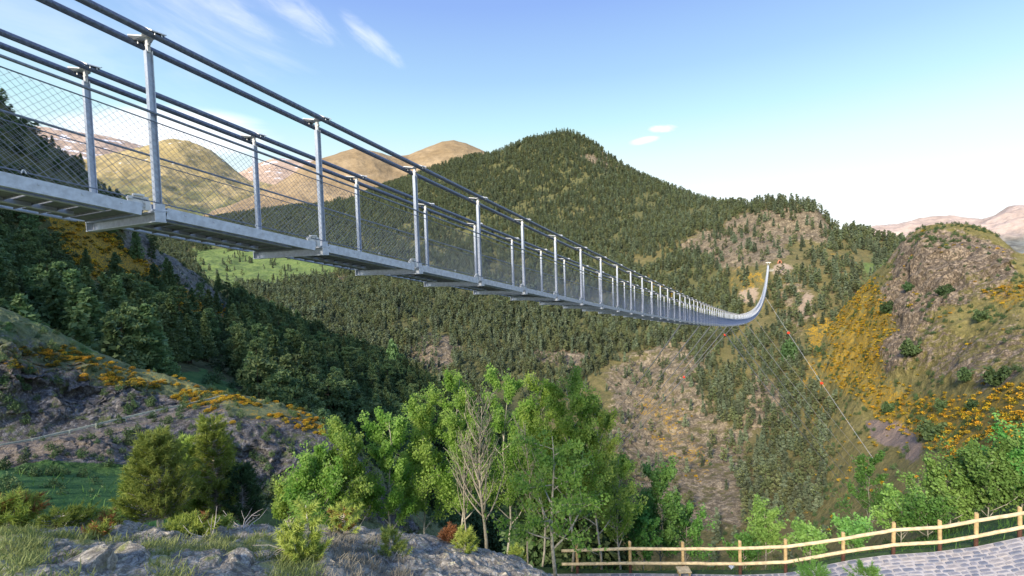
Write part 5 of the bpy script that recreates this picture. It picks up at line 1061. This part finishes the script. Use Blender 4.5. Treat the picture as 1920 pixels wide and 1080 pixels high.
# grass on the rock
def blades(name, P, h, mat, label, seed, wid=.004):
    r = np.random.default_rng(seed); n = len(P); d = rdir(n, r) * .7 + [.25, 0, 1.0]; d /= np.linalg.norm(d, axis=1)[:, None]; e = np.cross(d, rdir(n, r)); e /= np.linalg.norm(e, axis=1)[:, None]; hh = h * (.5 + r.random((n, 1)))
    m_ = P + d * hh * .6; tip = m_ + (d + rdir(n, r) * .5) * hh * .45
    V = np.stack([P - e * wid, P + e * wid, m_ + e * wid * .7, tip, m_ - e * wid * .7], 1).reshape(-1, 3); k = np.arange(n)[:, None] * 5
    Fc = np.concatenate([np.concatenate([k, k + 1, k + 2, k + 4], 1)]); F2 = np.concatenate([k + 4, k + 2, k + 3, k + 3], 1)
    me = bpy.data.meshes.new(name); me.from_pydata(V.tolist(), [], Fc.tolist() + F2[:, :3].tolist()); me.materials.append(mat); me.update(); o = obj(name, me); return tag(o, label, kind='stuff')
RA = raster(zones_a['rock'], 1)
Pg = pts_on('foreground_rock', 150000, lambda px, py, P: np.clip((.9 - samp(RA, px, py, P, 14, .5)) * 1.1 + .5 * fbm(P, .35, 3), 0, 1) * (px > -60) * (px < 1120) * (P[:, 1] > 1.5) * (P[:, 1] < 9), 12)[0]
tuftc = Pg[rng.integers(0, len(Pg), 900)]; Pt_ = (tuftc[:, None] + rng.normal(size=(900, 26, 3)) * [.035, .035, .004]).reshape(-1, 3)
blades('foreground_grass', Pt_, .05, M['grass'], 'short green and straw grass between the foreground rocks', 1, .0028)
Pg2 = pts_on('foreground_rock', 60000, lambda px, py, P: 1.0 * (px > 590) * (px < 770) * (py > 1000) * (py < 1120) * (fbm(P, .4, 3) > -.1), 13)[0]
tc2 = Pg2[rng.integers(0, max(1, len(Pg2)), 130)]; Pt2 = (tc2[:, None] + rng.normal(size=(130, 30, 3)) * [.03, .03, .004]).reshape(-1, 3); blades('dry_grass', Pt2, .055, M['grass_grey'], 'grey matted dry grass on the rock right of the sapling', 2, .0026)
# weeds along the fence and lush grass on the terrace
Pw = pts_on('terrace_ground', 90000, lambda px, py, P: (.75 * (px > 1030) * (px < 2100) * (np.hypot(P[:, 0], P[:, 1]) > 17.6) * (np.hypot(P[:, 0], P[:, 1]) < 36) * (P[:, 1] > 0) + .5 * (px > -200) * (px < 560) * (P[:, 1] > 0) * (np.hypot(P[:, 0], P[:, 1]) < 34)) * (.8 + .5 * fbm(P, 2, 3)), 14)[0]
pth = np.array(outer); 
blades('terrace_grass', Pw, .28, leafmat('lush_grass', (.05, .15, .03), (.10, .24, .05), .3), 'lush green grass and weeds on the terrace beyond the path', 3, .012)
# gorse cushions on the spur
Gd = pts_on('craggy_spur', 60000, lambda px, py, P: np.clip(samp(raster(zones_d['gorse'], 1), px, py, P, 10, 2) * (.3 + 1.8 * fbm(P, 2.2, 3)), 0, 1) * (P[:, 1] > 0), 15)[0]
Gd = Gd[rng.permutation(len(Gd))[:1000]]; scatter_stuff('spur_gorse', Gd, .10 + .30 * rng.random(len(Gd)) ** 1.5, rng.integers(0, 3, len(Gd)), GORSE_FINE, 'yellow flowering gorse cushions on the crag and along the railing')
Gs = pts_on('craggy_spur', 9000, lambda px, py, P: np.clip(.10 + .5 * fbm(P, 3, 3), 0, 1) * (P[:, 1] > 0), 16)[0][:1500]; scatter_stuff('spur_scrub', Gs, .16 + .3 * rng.random(len(Gs)), rng.integers(0, 3, len(Gs)), SHRUB, 'low green scrub on the crag and meadow edge')
